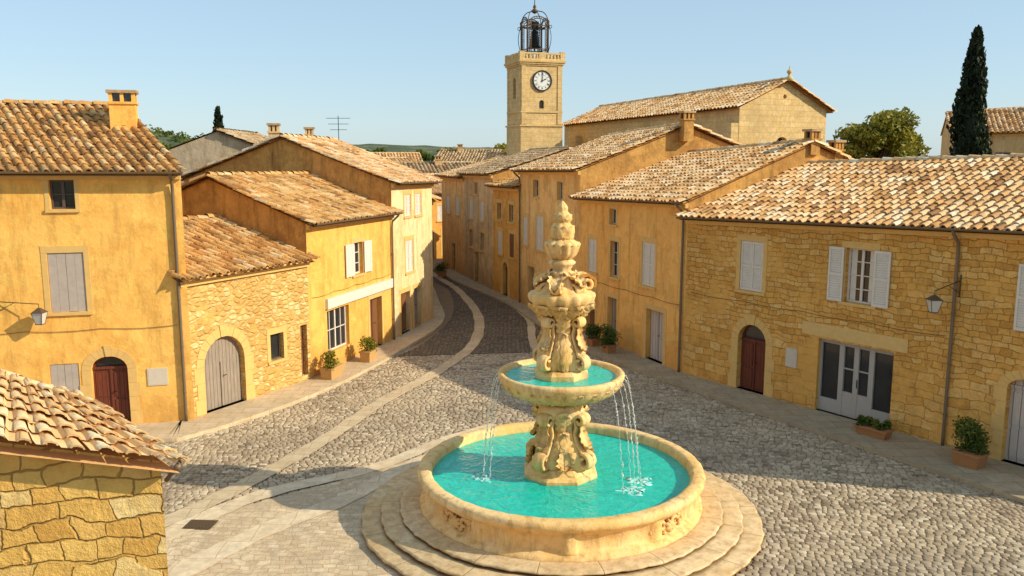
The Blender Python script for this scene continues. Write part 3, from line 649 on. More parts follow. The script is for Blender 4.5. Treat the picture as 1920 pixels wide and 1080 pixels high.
# foreground building
def fg():
    rt=root('stone_outbuilding',(-3.35,7.8,0),'small rough golden stone building with pale clay tile roof','building')
    mb=MB()
    C=(-3.34,7.76);FL=(-6.7,7.25);BR=(-5.6,10.2);BL=(-8.6,11.4)
    fr=frame(FL,C); L=fr.L; zc,zf=5.12,5.76
    # front wall subdivided, normal faces the square
    mb.add([(*FL,-.3),(*C,-.3),(*C,zc),(*FL,zf)],[(0,1,2,3)],0)
    mb.add([(*C,-.3),(*BR,-.3),(*BR,zc),(*C,zc)],[(0,1,2,3)],0)
    mb.add([(*BR,-.3),(*BL,-.3),(*BL,zc+.3),(*BR,zc)],[(0,1,2,3)],0)
    mb.add([(*BL,-.3),(*FL,-.3),(*FL,zf),(*BL,zc+.3)],[(0,1,2,3)],0)
    mb.obj('wall',['rubFG'],rt)
    mb=MB()
    E0=(-6.85,7.03,5.84);E1=(-3.08,7.60,5.16);R0=(-7.2,9.5,6.0);R1=(-4.45,8.80,5.38)
    tile_plane(mb,E0,E1,R0,R1,.19,.28,50,1.0,hk=.5)
    tile_plane(mb,(-5.7,10.4,5.05),(-3.13,7.68,5.12),(-4.65,9.0,5.33),(-4.46,8.82,5.34),.19,.28,51,.6,hk=.3,lip=False)
    tile_plane(mb,(-8.8,11.6,5.3),(-5.5,10.4,5.0),(-7.2,9.52,5.95),(-4.5,8.85,5.32),.19,.3,52,.6,hk=.3,lip=False)
    ridge_caps(mb,E1,R1,.05,3); ridge_caps(mb,R1,R0,.055,4)
    mb.obj('roof',['tileF'],rt,uv=False)
    mb=MB(); x,y=C
    mb.tube([(x+.17,y-.02,5.10),(x+.15,y+.0,5.04),(x+.08,y+.03,4.98),(x+.02,y+.05,4.91)],.022,8)
    mb.tube([(x+.20,y-.12,5.10),(x+.17,y+.14,5.11)],.033,8); mb.obj('gutter',['zinc'],rt)
fg()
# ------------------------------------------------------------------ church
def church():
    rt=root('church',(17,65,0),'large stone church nave with low tiled roof and finial','church')
    A=(5.5,91.);B=(17,65.);C=(24.9,68.9);Dd=(13.4,94.9); zA,zB,rA,rB=11.05,11.6,12.9,13.55
    mb=MB(); fr=frame(A,B); L=fr.L
    wins=[(L*.3,L*.3+1,8.6,10.0),(L*.6,L*.6+1,8.8,10.3)]
    wall_front(mb,fr,[(0,-.3),(L,-.3),(L,zB),(0,zA)],[hole_loop(*w,1) for w in wins],.4)
    g=frame(B,C); gl=g.L; hol=[hole_loop(3.6,5.0,8.0,9.35,1),[(4.4+.18*math.cos(a*math.pi/4),12.4+.18*math.sin(a*math.pi/4)) for a in range(8)]]
    wall_front(mb,g,[(0,-.3),(gl,-.3),(gl,zB-.1),(gl/2,rB),(0,zB)],hol,.5)
    mb.add([(*C,-.3),(*Dd,-.3),(*Dd,zA),(*C,zB-.1)],[(0,1,2,3)]); mb.add([(*A,-.3),(*A,zA),((A[0]+Dd[0])/2,(A[1]+Dd[1])/2,rA),(*Dd,zA),(*Dd,-.3)],[(0,1,2,3,4)])
    mb.obj('wall',['church'],rt)
    for w in wins:
        mb=MB(); poly_plate(mb,fr,hole_loop(*w,1),-.35); mb.obj('window',['glass'],rt)
    for h in hol:
        mb=MB(); poly_plate(mb,g,h,-.45); mb.obj('window',['glass'],rt)
    for k in (0.12,.42,.75,.985):
        mb=MB(); mb.box(fr,L*k-.5,L*k+.4,0.002,.7,-.3,zA-1.2+.5*k); mb.obj('buttress',['church'],rt)
    mb=MB(); R0=Vector(((A[0]+Dd[0])/2,(A[1]+Dd[1])/2,rA+.1)); R1=Vector((*g(gl/2,.35,0)[:2],rB+.1))
    e0=Vector(fr(0,.5,zA-.05)); e1=Vector(fr(L+.35,.5,zB-.1))
    tile_plane(mb,e0,e1,R0,R1,.42,.55,60); f2=g(gl+.45,.35,0); tile_plane(mb,(Dd[0]+.4,Dd[1]+.2,zA),(f2[0],f2[1],zB-.25),R0,R1,.5,.6,61,lip=False)
    ridge_caps(mb,R0,R1,.22,5); mb.obj('roof',['tileR'],rt,uv=False)
    mb=MB(); q=R1
    mb.lathe((q.x,q.y),[(.3,q.z-.1),(.3,q.z+.15),(.12,q.z+.25),(.1,q.z+.4),(.22,q.z+.52),(.2,q.z+.65),(.05,q.z+.75),(.04,q.z+1.0)],10,cap=True)
    mb.obj('finial',['church'],rt)
church()
def tower():
    X,Y=2.2,86.0; ph=R_(18.6)
    rt=root('clock_tower',(X,Y,0),'square stone clock tower with iron bell cage on top','tower')
    c0,s0=math.cos(ph),math.sin(ph)
    def fr(t,o,z): return (X+c0*t+s0*o, Y+s0*t-c0*o, z)
    h=2.08
    def sq(mb,a,z0,z1,m=0): mb.box(fr,-a,a,-a,a,z0,z1,m)
    mb=MB()
    hole=hole_loop(-.25,.25,12.4,13.2,1)
    def ff(t,o,z): return fr(t,h+o,z)
    wall_front(mb,ff,[(-h,10.85),(h,10.85),(h,16.4),(-h,16.4)],[hole],.4)
    def fl(t,o,z): return fr(-h-o,t,z)
    hl=hole_loop(-.4,.45,13.4,15.4,1); wall_front(mb,fl,[(-h,10.85),(h,10.85),(h,16.4),(-h,16.4)],[hl],.4)
    mb.add([fr(h,-h,10.85),fr(h,h,10.85),fr(h,h,16.4),fr(h,-h,16.4)],[(0,1,2,3)]); mb.add([fr(-h,-h,10.85),fr(h,-h,10.85),fr(h,-h,16.4),fr(-h,-h,16.4)],[(0,1,2,3)])
    sq(mb,2.16,-.3,10.7); sq(mb,2.27,10.7,10.86)
    for z in (12.0,): 
        mb.box(fr,-2.16,2.16,h+.002,h+.1,z,z+.18)
        mb.box(fl,-2.08,2.08,.002,.1,z,z+.18)
    for a in (-h,h-.45):
        mb.box(ff,a,a+.45,.002,.07,10.9,11.99); mb.box(ff,a,a+.45,.002,.07,12.19,16.4); mb.box(fl,a+.002,a+.448,.002,.07,10.9,11.99); mb.box(fl,a+.002,a+.448,.002,.07,12.19,16.4)
    sq(mb,2.18,16.4,16.55); sq(mb,2.28,16.55,16.72); sq(mb,2.38,16.72,16.9)
    mb.obj('shaft',['church'],rt)
    mb=MB(); poly_plate(mb,ff,hole,-.3); mb.obj('window',['glass'],rt); mb=MB(); poly_plate(mb,fl,hl,-.3); mb.obj('window',['glass'],rt)
    mb=MB(); a=2.28
    for side in range(4):
        an=ph+side*math.pi/2; c,s=math.cos(an),math.sin(an)
        def b(t,o,z,c=c,s=s): return (X+c*t+s*o,Y+s*t-c*o,z)
        mb.box(b,-a,a-.26,a-.24,a,17.46,17.62); mb.box(b,-a,a-.26,a-.24,a,16.9,17.06)
        mb.box(b,-a-.02,-a+.45,a-.45,a+.02,16.9,17.72)
        mb.box(b,-.35,.35,a-.25,a+.01,16.9,17.64)
        n=10
        for i in range(n):
            t=-a+.5+(2*a-1.0)*(i+.5)/n; p=b(t,a-.12,0); mb.lathe((p[0],p[1]),[(.12,17.04),(.16,17.18),(.11,17.35),(.13,17.48)],6)
    mb.obj('balustrade',['church'],rt)
    mb=MB(); cz=15.0; S_=.9
    def disc(mb,r,o,n=40,m=0): mb.add([ff(S_*r*math.cos(2*math.pi*k/n),o,cz+S_*r*math.sin(2*math.pi*k/n)) for k in range(n)],[tuple(range(n))],m)
    def ring(mb,r0,r1,o0,o1,n=40,m=0):
        vs=[]
        for r,o in ((r0,o0),(r0,o1),(r1,o1),(r1,o0)): vs+=[ff(S_*r*math.cos(2*math.pi*k/n),o,cz+S_*r*math.sin(2*math.pi*k/n)) for k in range(n)]
        mb.add(vs,[(i*n+k,i*n+(k+1)%n,(i+1)*n+(k+1)%n,(i+1)*n+k) for i in range(3) for k in range(n)],m)
    disc(mb,1.0,.1); ck=mb.obj('clock_face',['clockw'],rt)
    mb=MB(); ring(mb,.96,1.1,.05,.16); ring(mb,.60,.615,.101,.106); mb.obj('rim',['iron'],ck)
    def bar(mb,r0,r1,an,w,o,off=0):
        c,s=math.sin(an),math.cos(an); px,pz=s,-c
        q=[(c*r0+px*(off-w),s*r0+pz*(off-w)),(c*r1+px*(off-w),s*r1+pz*(off-w)),(c*r1+px*(off+w),s*r1+pz*(off+w)),(c*r0+px*(off+w),s*r0+pz*(off+w))]
        mb.add([ff(x*S_,o,cz+z*S_) for x,z in q]+[ff(x*S_,o+.02,cz+z*S_) for x,z in q],BOXF)
    num={1:'I',2:'II',3:'III',4:'IIII',5:'V',6:'VI',7:'VII',8:'VIII',9:'IX',10:'X',11:'XI',12:'XII'}
    for k,sx in num.items():
        mb=MB()
        def stroke(an,x0,y0,x1,y1,w):
            rc=.77; ux,uz=math.cos(an),-math.sin(an); vx,vz=math.sin(an),math.cos(an)
            P=[(ux*x+vx*(rc+y),uz*x+vz*(rc+y)) for x,y in ((x0,y0),(x1,y1))]
            dx,dz=P[1][0]-P[0][0],P[1][1]-P[0][1]; l=math.hypot(dx,dz); nx,nz=-dz/l*w,dx/l*w
            q=[(P[0][0]-nx,P[0][1]-nz),(P[1][0]-nx,P[1][1]-nz),(P[1][0]+nx,P[1][1]+nz),(P[0][0]+nx,P[0][1]+nz)]
            mb.add([ff(x*S_,.102,cz+z*S_) for x,z in q]+[ff(x*S_,.112,cz+z*S_) for x,z in q],BOXF)
        an=k*math.pi/6; wd={'I':.05,'V':.1,'X':.1}; tot=sum(wd[c] for c in sx); x=-tot/2
        for c in sx:
            w=wd[c]; xc=x+w/2
            if c=='I': stroke(an,xc,-.11,xc,.11,.012)
            elif c=='V': stroke(an,xc-.04,.11,xc,-.11,.013); stroke(an,xc+.04,.11,xc,-.11,.008)
            else: stroke(an,xc-.04,.11,xc+.04,-.11,.013); stroke(an,xc+.04,.11,xc-.04,-.11,.008)
            x+=w
        mb.obj('numeral',['iron'],ck)
    for (ln,w,an,o) in ((.5,.05,R_(65),.125),(.8,.032,R_(5),.15)):
        mb=MB(); bar(mb,-.15,ln,an,w,o); mb.obj('clock_hand',['iron'],ck)
    mb=MB(); z0=16.9; a=1.05; zt=20.3
    for sx in (-1,1):
        for sy in (-1,1):
            for dx in (0,.17,.34):
                mb.tube([fr(sx*(a-dx),sy*a,z0),fr(sx*(a-dx),sy*a,zt+.3*(dx>0))],.04,6); mb.tube([fr(sx*a,sy*(a-dx),z0),fr(sx*a,sy*(a-dx),zt+.3*(dx>0))],.04,6)
            for i in range(14):
                z=z0+.3+i*.235
                for q in (0,1):
                    za,zb=(z,z+.22) if q else (z+.22,z)
                    mb.tube([fr(sx*a,sy*a,za),fr(sx*(a-.34),sy*a,zb)],.026,5); mb.tube([fr(sx*a,sy*a,za),fr(sx*a,sy*(a-.34),zb)],.026,5)
            pts=[fr(sx*a*math.cos(q)**.6,sy*a*math.cos(q)**.6,zt+1.45*math.sin(q)) for q in [k*math.pi/2/10*.999 for k in range(11)]]
            mb.tube(pts,.045,6)
            pts=[fr(sx*(a+.2*math.sin(q*3.1)),sy*(a+.2*math.sin(q*3.1)),17.9+q*2.5) for q in [k/12 for k in range(13)]]; mb.tube(pts,.035,5)
            pts=[fr(sx*(a+.13+.12*math.cos(q)),sy*(a+.13+.12*math.cos(q)),20.2+.14*math.sin(q)) for q in [k/2 for k in range(13)]]; mb.tube(pts,.035,5)
            mb.lathe(fr(sx*a,sy*a,0)[:2],[(.02,zt+.55),(.11,zt+.42),(.07,zt+.2),(.12,zt)],8)
    for z in (18.1,zt):
        mb.tube([fr(-a,-a,z),fr(a,-a,z),fr(a,a,z),fr(-a,a,z),fr(-a,-a,z)],.055,6)
    for o in (-a,a):
        for e in (0,.24):
            r=a-e; pts=[fr(-r*math.cos(q),o,zt+.85*r/a*math.sin(q)) for q in [k*math.pi/12 for k in range(13)]]; mb.tube(pts,.045,6)
            pts=[fr(o,-r*math.cos(q),zt+.85*r/a*math.sin(q)) for q in [k*math.pi/12 for k in range(13)]]; mb.tube(pts,.045,6)
        for k in range(12):
            an=k*math.pi/12; 
            mb.tube([fr(-a*math.cos(an),o,zt+.85*math.sin(an)),fr(-(a-.24)*math.cos(an+.2),o,zt+.65*math.sin(an+.2))],.026,5)
            mb.tube([fr(o,-a*math.cos(an),zt+.85*math.sin(an)),fr(o,-(a-.24)*math.cos(an+.2),zt+.65*math.sin(an+.2))],.026,5)
    mb.tube([fr(0,0,21.6),fr(0,0,23.4)],.05,6); mb.lathe((X,Y),[(.02,21.5),(.28,21.65),(.32,21.85),(.1,22.0),(.18,22.15),(.05,22.4)],12)
    mb.tube([fr(-.36,0,23.0),fr(.36,0,23.0)],.045,6)
    mb.obj('bell_cage',['ironB'],rt)
    mb=MB(); mb.lathe((X,Y),[(.60,18.3),(.54,18.45),(.45,18.85),(.40,19.35),(.36,19.75),(.22,19.95),(.14,20.05),(.14,20.7)],20,cap=True); 
    mb.tube([fr(-1.05,0,20.15),fr(1.05,0,20.15)],.09,6); mb.tube([fr(0,0,18.0),fr(0,0,18.7)],.09,6); mb.box(fr,-.38,.38,-.13,.13,20.0,20.8); mb.obj('bell',['bronze'],rt)
tower()
# ------------------------------------------------------------------ ground
def catmull(P,n=8):
    P=[Vector((*p,0)) if len(p)==2 else Vector(p) for p in P]; out=[]
    Q=[P[0]*2-P[1]]+P+[P[-1]*2-P[-2]]
    for i in range(1,len(Q)-2):
        for k in range(n):
            t=k/n; a,b,c,d=Q[i-1],Q[i],Q[i+1],Q[i+2]
            out.append(.5*((2*b)+(-a+c)*t+(2*a-5*b+4*c-d)*t*t+(-a+3*b-3*c+d)*t**3))
    out.append(P[-1]); return out
mb=MB(); mb.add([(-3000,-500,-.08),(3000,-500,-.08),(3000,6000,-.08),(-3000,6000,-.08)],[(0,1,2,3)]); mb.obj('ground',['earth'],kind='structure')
mb=MB(); mb.add([(-30,-5,-.02),(40,-5,-.02),(40,72,-.02),(-30,72,-.02)],[(0,1,2,3)]); mb.obj('plaza_ground',['sand'],kind='structure')
FX,FY=1.08,18.3
def cobbles():
    rnd=random.Random(21); V=[];Fc=[];T=[]
    K=7; b=0
    y=13.2; j=0
    CA=[(math.cos(2*math.pi*k/K),math.sin(2*math.pi*k/K)) for k in range(K)]
    while y<35.5:
        rh=rnd.uniform(.105,.15); x=-10.5+rnd.uniform(0,.2)
        while x<13.5:
            w=rnd.uniform(.10,.24); cx=x+w/2; cy=y+.55*math.sin(cx*.33+1)+.12*math.sin(cx*1.1+y*.3); x+=w
            d=math.hypot(cx-FX,cy-FY)
            if d<4.35: continue
            if cx<-2.6 and cy<17.2+ (cx+8)*.55 and cx>-8.8: continue
            if cx>.6*cy+1 or cx<-.62*cy: continue
            hw=w*.5*.96; hh=rh*.5*.96*rnd.uniform(.94,1.06); tz=rnd.uniform(-.004,.004); tx=rnd.uniform(-.04,.04); ty=rnd.uniform(-.04,.04); rot=rnd.uniform(-.08,.08)+.18*math.cos(cx*.33+1)
            cr,sr=math.cos(rot),math.sin(rot)
            q=[]
            for ca,sa in CA:
                rr_=rnd.uniform(.94,1.03); px=hw*math.copysign(abs(ca)**.45,ca)*rr_; py=hh*math.copysign(abs(sa)**.45,sa)*rr_
                q.append((px,py))
            for lv,(kk,zz) in enumerate(((1.0,-.028),(.96,-.004),(.85,.001))):
                for px,py in q:
                    px*=kk; py*=kk
                    V.append((cx+px*cr-py*sr,cy+px*sr+py*cr,zz+tz+(px*tx+py*ty if lv else 0)))
            V.append((cx,cy,.0015+tz))
            for lv in (0,1):
                o=b+lv*K
                for k in range(K): Fc.append((o+k,o+(k+1)%K,o+K+(k+1)%K,o+K+k))
            o=b+2*K
            for k in range(K): Fc.append((o+k,o+(k+1)%K,b+3*K))
            t=min(1,max(0,rnd.gauss(.5,.24))); T.extend([t]*(3*K)); b+=3*K+1
        y+=rh
    mb=MB(); mb.v=V; mb.f=Fc; mb.t=T; mb.m=[0]*len(Fc); mb.s=[True]*len(Fc)
    mb.obj('cobblestones',['cob'],uv=False,kind='structure')
cobbles()
def ribbon(name,P,w,z,mat,n=8):
    C=catmull(P,n); mb=MB(); vs=[]
    for i,c in enumerate(C):
        d=(C[min(i+1,len(C)-1)]-C[max(i-1,0)]).normalized(); s=Vector((d.y,-d.x,0)); ww=w[0]+(w[1]-w[0])*i/(len(C)-1) if hasattr(w,'__len__') else w
        ww*=1+.08*math.sin(i*2.3)+.05*math.sin(i*5.1)
        vs+=[c-s*ww/2+Vector((0,0,z)),c+s*ww/2+Vector((0,0,z))]
    mb.add(vs,[(2*i,2*i+1,2*i+3,2*i+2) for i in range(len(C)-1)]); return mb.obj(name,[mat],kind='structure')
def strip2(name,Lp,Rp,z,mat,h=0,n=8,kind='structure'):
    Lc=catmull(Lp,n);Rc=catmull(Rp,n); mb=MB(); vs=[]
    m=min(len(Lc),len(Rc))
    for i in range(m): vs+=[(Lc[i].x,Lc[i].y,z),(Rc[i].x,Rc[i].y,z)]
    fs=[(2*i,2*i+1,2*i+3,2*i+2) for i in range(m-1)]
    if h:
        b=len(vs); vs+=[(x,y,z-h) for x,y,_ in vs]
        fs+=[(2*i,2*i+2,b+2*i+2,b+2*i) for i in range(m-1)]+[(2*i+1,2*i+3,b+2*i+3,b+2*i+1) for i in range(m-1)]
    mb.add(vs,fs); return mb.obj(name,[mat],kind=kind)
leftS=[(-2.6,31.5),(-1.6,36.2),(-1.75,42.5),(-3.2,50.2),(-4.5,54.5),(-6.2,60)]
rightS=[(3.4,32.5),(1.9,36.2),(1.3,41.7),(-.6,48.2),(-2.9,54.5),(-4.5,60)]
strip2('street',[(-4.6,33.4),(-3.7,36.2),(-3.0,42.5),(-3.7,50.2),(-5.2,54.5),(-6.9,60)],[(3.4,34.5),(1.9,36.9)]+rightS[2:],.018,'cobD')
ribbon('stone_strip',[(-8.2,17.0),(-7.0,18.9),(-5.4,23.0),(-4.3,26.9)]+leftS,(.55,.42),.024,'slab')
ribbon('stone_strip',[(3.6,29.2),(1.4,32.4),(.9,36.2),(.75,41.7),(-.95,48.2),(-3.1,54.5)],.35,.024,'slab')
ribbon('stone_strip',[(-7.9,16.0),(-6.1,19.1),(-3.6,21.0),(-1.9,23.2),(-.5,24.6)],(.6,.35),.029,'slab3')
ribbon('stone_strip',[(-6.9,14.6),(-5.4,17.2),(-3.9,19.0),(-2.6,21.3),(-1.2,22.9)],(.7,.4),.034,'slab3')
def arc_pave(a0,a1,r0,rf,z,mat,name):
    n=48; vs=[]; mb=MB()
    for k in range(n+1):
        a=R_(a0+(a1-a0)*k/n); r=rf(k/n)*(1+.012*math.sin(k*1.7)+.01*math.sin(k*3.1)); vs+=[(FX+r0*math.cos(a),FY+r0*math.sin(a),z),(FX+r*math.cos(a),FY+r*math.sin(a),z)]
    mb.add(vs,[(2*k,2*k+1,2*k+3,2*k+2) for k in range(n)]); mb.obj(name,[mat],kind='structure')
arc_pave(118,285,4.0,lambda f:4.5+1.4*math.sin(math.pi*min(1,f*1.1+.02))**1.2 if f<.88 else 4.52,.0195,'slab2','plaza_apron')
mb=MB(); z=.0155; mb.add([(-9.0,15.2,z),(-7.9,16.4,z),(-6.4,18.4,z),(-5.0,19.6,z),(-3.7,20.6,z),(-3.1,18,z),(-3.2,16,z),(-2,13.5,z),(-9,12,z)],[tuple(range(9))]); mb.obj('plaza_paving',['slab2'],kind='structure')
strip2('pavement',[(-22,22.6),(-18,23.4),(-10.6,25.3),(-10.1,25.8),(-7.7,29.6),(-5.4,36.2),(-4.1,41),(-5.4,47),(-6.6,52),(-9,60)],
 [(-22,19.6),(-18,20.9),(-10.8,22.8),(-8.9,23.7),(-6.2,28.6),(-4.2,35.4),(-3.3,40.5),(-4.0,46),(-5.2,53),(-7.8,60)],.12,'slab',.13)
strip2('pavement',[(-4.2,59),(-2.9,55.0),(-1.0,49.8),(.6,45.8),(3.4,38.1),(6.6,30.6),(13.1,21.5),(18.2,14.4)],
 [(-5.2,59),(-3.9,54.2),(-1.7,48.8),(-.2,45.0),(2.0,37.0),(4.9,30.4),(11.1,20.0),(15.7,12.8)],.12,'walk',.13)
# ------------------------------------------------------------------ fountain
def fountain():
    c=(FX,FY); rt=root('fountain',(FX,FY,0),'baroque carved stone fountain with turquoise water in round basin','fountain')
    bt=lambda a,z,i: 1+.004*math.sin(37*a+z*9)+.003*math.sin(11*a)+.003*math.sin(71*a+i)
    for r,z0,z1 in ((4.42,-.03,.14),(4.0,.14,.27),(3.58,.27,.38)):
        mb=MB(); mb.lathe(c,[(r-.10,z0),(r-.10,z1-.075),(r-.03,z1-.07),(r-.005,z1-.055),(r,z1-.035),(r-.012,z1-.012),(r-.04,z1),(2.6,z1)],160,bt); mb.obj('step',['sst'],rt)
    npan=10
    def bm(a,z,i):
        k=1.0
        if 3<=i<=7:
            q=(a*npan/(2*math.pi)+.5)%1; 
            if q<.06 or q>.94: k=1.025
            elif q<.10 or q>.90: k=1.0
            else: k=.985 if 4<=i<=6 else 1.0
        return k*(1+.002*math.sin(29*a+z*7)+.0015*math.sin(53*a))
    prof=[(3.14,.36),(3.14,.43),(3.06,.47),(3.01,.50),(3.01,.53),(3.0,.55),(3.0,.83),(3.0,.85),(3.04,.9),(3.12,.95),(3.17,1.0),(3.18,1.06),(3.16,1.13),(3.1,1.16),(2.95,1.165),(2.89,1.14),(2.87,1.08),(2.87,.3)]
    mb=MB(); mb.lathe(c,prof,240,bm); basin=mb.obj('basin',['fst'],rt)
    mb=MB(); n=96; vs=[(FX,FY,.95)]+[(FX+2.87*math.cos(2*math.pi*k/n),FY+2.87*math.sin(2*math.pi*k/n),.95) for k in range(n)]
    mb.add(vs,[(0,k+1,(k+1)%n+1) for k in range(n)]); mb.obj('water',['water'],rt)
    for j in range(4):
        ph=R_(-90+90*j+43)
        mb=MB()
        def on(a,z,off=0): 
            r=2.97+off; return (FX+r*math.cos(ph+a/r),FY+r*math.sin(ph+a/r),z)
        for sg in (-1,1):
            for (ca,cz,r0,turn,st) in ((.20,.71,.13,1.1,.2),(.42,.66,.10,-1.1,1.0),(.1,.60,.07,1.0,2.5),(.34,.80,.06,1.0,4)):
                pts=[];rad=[]
                for k in range(18):
                    f=k/17; an=st+turn*2*math.pi*f*.8; rr=r0*(1-f*.7); pts.append(on(sg*(ca+rr*math.cos(an)),cz+rr*math.sin(an)*.9,.0+.03*f)); rad.append(.042*(1-f*.2))
                mb.tube(pts,rad,8)
        for k in range(7):
            an=R_(-60+k*50); pts=[on(.15*math.sin(an)*f,.7+.13*math.cos(an)*f,.02+.05*math.sin(3*f)) for f in (.0,.3,.6,1)]; mb.tube(pts,[.055,.055,.045,.015],8)
        mb.obj('relief',['relief'],basin)
    def leaf(mb,phi,pts,w,cup=.35,lob=5):
        N=len(pts); n=18; C=[]
        for i in range(n+1):
            f=i/n*(N-1); k=min(int(f),N-2); q=f-k
            C.append((pts[k][0]*(1-q)+pts[k+1][0]*q,pts[k][1]*(1-q)+pts[k+1][1]*q))
        vs=[];cols=7
        for i,(r,z) in enumerate(C):
            f=i/n; ww=w*(math.sin(math.pi*min(1,f*.9+.12))**.7)*(1+.18*math.sin(lob*2*math.pi*f)); 
            a,b=C[max(i-1,0)],C[min(i+1,n)]; dr,dz=b[0]-a[0],b[1]-a[1]; l=math.hypot(dr,dz)+1e-6; nr,nz=dz/l,-dr/l
            for k in range(cols):
                s=-1+2*k/(cols-1); t=s*ww; dep=-cup*w*s*s+ .03*math.cos(s*3*math.pi)*1.0*w*5
                rr=r+nr*dep; zz=z+nz*dep
                vs.append((FX+rr*math.cos(phi)-t*math.sin(phi),FY+rr*math.sin(phi)+t*math.cos(phi),zz))
        mb.add(vs,[(i*cols+k,i*cols+k+1,(i+1)*cols+k+1,(i+1)*cols+k) for i in range(n) for k in range(cols-1)],0,.5,True)
    def scroll(mb,phi,path,w,h):
        n=len(path); vs=[]; seg=14
        for i,(r,z) in enumerate(path):
            a,b=path[max(i-1,0)],path[min(i+1,n-1)]; dr,dz=b[0]-a[0],b[1]-a[1]; l=math.hypot(dr,dz)+1e-6; nr,nz=dz/l,-dr/l
            W=w(i/(n-1)) if callable(w) else w; H=h(i/(n-1)) if callable(h) else h
            for k in range(seg):
                an=2*math.pi*k/seg; cx,sx=math.cos(an),math.sin(an)
                t=W*math.copysign(abs(cx)**.6,cx); d=H*math.copysign(abs(sx)**.7,sx)*(1-.5*(math.cos(3*math.pi*t/W/2)**2 if abs(cx)<.85 else 0))
                rr=r+nr*d; zz=z+nz*d
                vs.append((FX+rr*math.cos(phi)-t*math.sin(phi),FY+rr*math.sin(phi)+t*math.cos(phi),zz))
        fs=[(i*seg+k,i*seg+(k+1)%seg,(i+1)*seg+(k+1)%seg,(i+1)*seg+k) for i in range(n-1) for k in range(seg)]+[tuple(range(seg)),tuple((n-1)*seg+k for k in range(seg))]
        mb.add(vs,fs,0,.5,True)
    def coil(cr,cz,r0,a0,turns,r1=.04,n=26):
        return [(cr+(r0+(r1-r0)*k/n)*math.cos(a0+turns*2*math.pi*k/n),cz+(r0+(r1-r0)*k/n)*math.sin(a0+turns*2*math.pi*k/n)) for k in range(n+1)]
    def smooth(P,n=6): return [(p.x,p.y) for p in catmull([(a,b,0) for a,b in P],n)]
    mb=MB(); octm=lambda a,z,i: 1/math.cos(((a+math.pi/8)%(math.pi/4))-math.pi/8)
    mb.lathe(c,[(.80,.7),(.80,1.02),(.76,1.05),(.70,1.08),(.66,1.14),(.6,1.2)],64,octm,cap=True,sm=False)
    lob=lambda a,z,i: 1+.10*math.cos(4*(a-math.pi/4))+.015*math.cos(16*a)
    mb.lathe(c,[(.58,1.12),(.60,1.3),(.58,1.5),(.52,1.7),(.43,1.9),(.40,2.05),(.43,2.2),(.49,2.35),(.55,2.48),(.46,2.56),(.4,2.6)],64,lob)
    for j in range(4):
        ph=R_(45+90*j+6)
        low=coil(.69,1.38,.17,R_(100),-1.1,.065)[::-1]
        path=low+smooth([(.65,1.57),(.53,1.75),(.46,1.95),(.49,2.12)])+coil(.58,2.29,.13,R_(200),-1.05,.05)
        scroll(mb,ph,path,.15,.07); 
        leaf(mb,ph,[(.53,2.2),(.55,1.95),(.62,1.78),(.76,1.66),(.86,1.70)],.15)
        ph2=R_(90*j+6); leaf(mb,ph2,[(.53,1.2),(.60,1.45),(.57,1.7),(.49,1.9),(.54,2.02)],.25); leaf(mb,ph2,[(.43,1.9),(.47,2.15),(.53,2.35),(.64,2.42)],.21)
        leaf(mb,ph2,[(.59,1.62),(.65,1.42),(.67,1.28),(.74,1.2)],.19)
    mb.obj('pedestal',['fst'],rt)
    gad=lambda a,z,i: 1+(.035*abs(math.sin(12*a)) if 1<=i<=6 else 0)+(.006*math.sin(5*a))
    mb=MB(); mb.lathe(c,[(.36,2.58),(.5,2.66),(.75,2.74),(1.0,2.83),(1.18,2.93),(1.26,3.01),(1.29,3.07),(1.34,3.1),(1.39,3.16),(1.40,3.24),(1.37,3.28),(1.29,3.28),(1.24,3.23),(1.1,3.0),(.5,2.9)],144,gad)
    for j in range(24):
        leaf(mb,2*math.pi*j/24,[(.55,2.67),(.95,2.77),(1.2,2.90),(1.31,3.03),(1.36,3.07)],.13)
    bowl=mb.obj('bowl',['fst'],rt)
    mb=MB(); vs=[(FX,FY,3.19)]+[(FX+1.25*math.cos(2*math.pi*k/64),FY+1.25*math.sin(2*math.pi*k/64),3.19) for k in range(64)]
    mb.add(vs,[(0,k+1,(k+1)%64+1) for k in range(64)]); mb.obj('water',['water'],bowl)
    mb=MB()
    mb.lathe(c,[(.58,3.0),(.58,3.3),(.54,3.34),(.50,3.38)],64,octm,cap=True,sm=False)
    mb.lathe(c,[(.46,3.3),(.47,3.55),(.44,3.8),(.36,4.05),(.32,4.25),(.35,4.45),(.42,4.6),(.48,4.72),(.40,4.8)],64,lob)
    for j in range(4):
        ph=R_(45+90*j+4)
        low=coil(.56,3.56,.155,R_(100),-1.1,.06)[::-1]
        path=low+smooth([(.53,3.74),(.44,3.95),(.38,4.15),(.41,4.32)])+coil(.48,4.44,.105,R_(200),-1.05,.045)
        scroll(mb,ph,path,.12,.058)
        leaf(mb,ph,[(.44,4.35),(.45,4.1),(.53,3.93),(.63,3.83),(.70,3.88)],.12)
        ph2=R_(90*j+4); leaf(mb,ph2,[(.48,3.35),(.52,3.6),(.48,3.9),(.4,4.1),(.45,4.22)],.2); leaf(mb,ph2,[(.35,4.05),(.40,4.3),(.47,4.5),(.57,4.56)],.17)
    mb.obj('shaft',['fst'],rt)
    mb=MB(); lob8=lambda a,z,i: 1+.06*abs(math.cos(8*a))
    mb.lathe(c,[(.32,4.56),(.44,4.66),(.58,4.76),(.67,4.87),(.70,4.98),(.68,5.04),(.52,5.10),(.40,5.24),(.31,5.42)],96,lob8)
    for j in range(10):
        leaf(mb,2*math.pi*j/10+.2,[(.38,4.50),(.56,4.62),(.68,4.74),(.76,4.76)],.18)
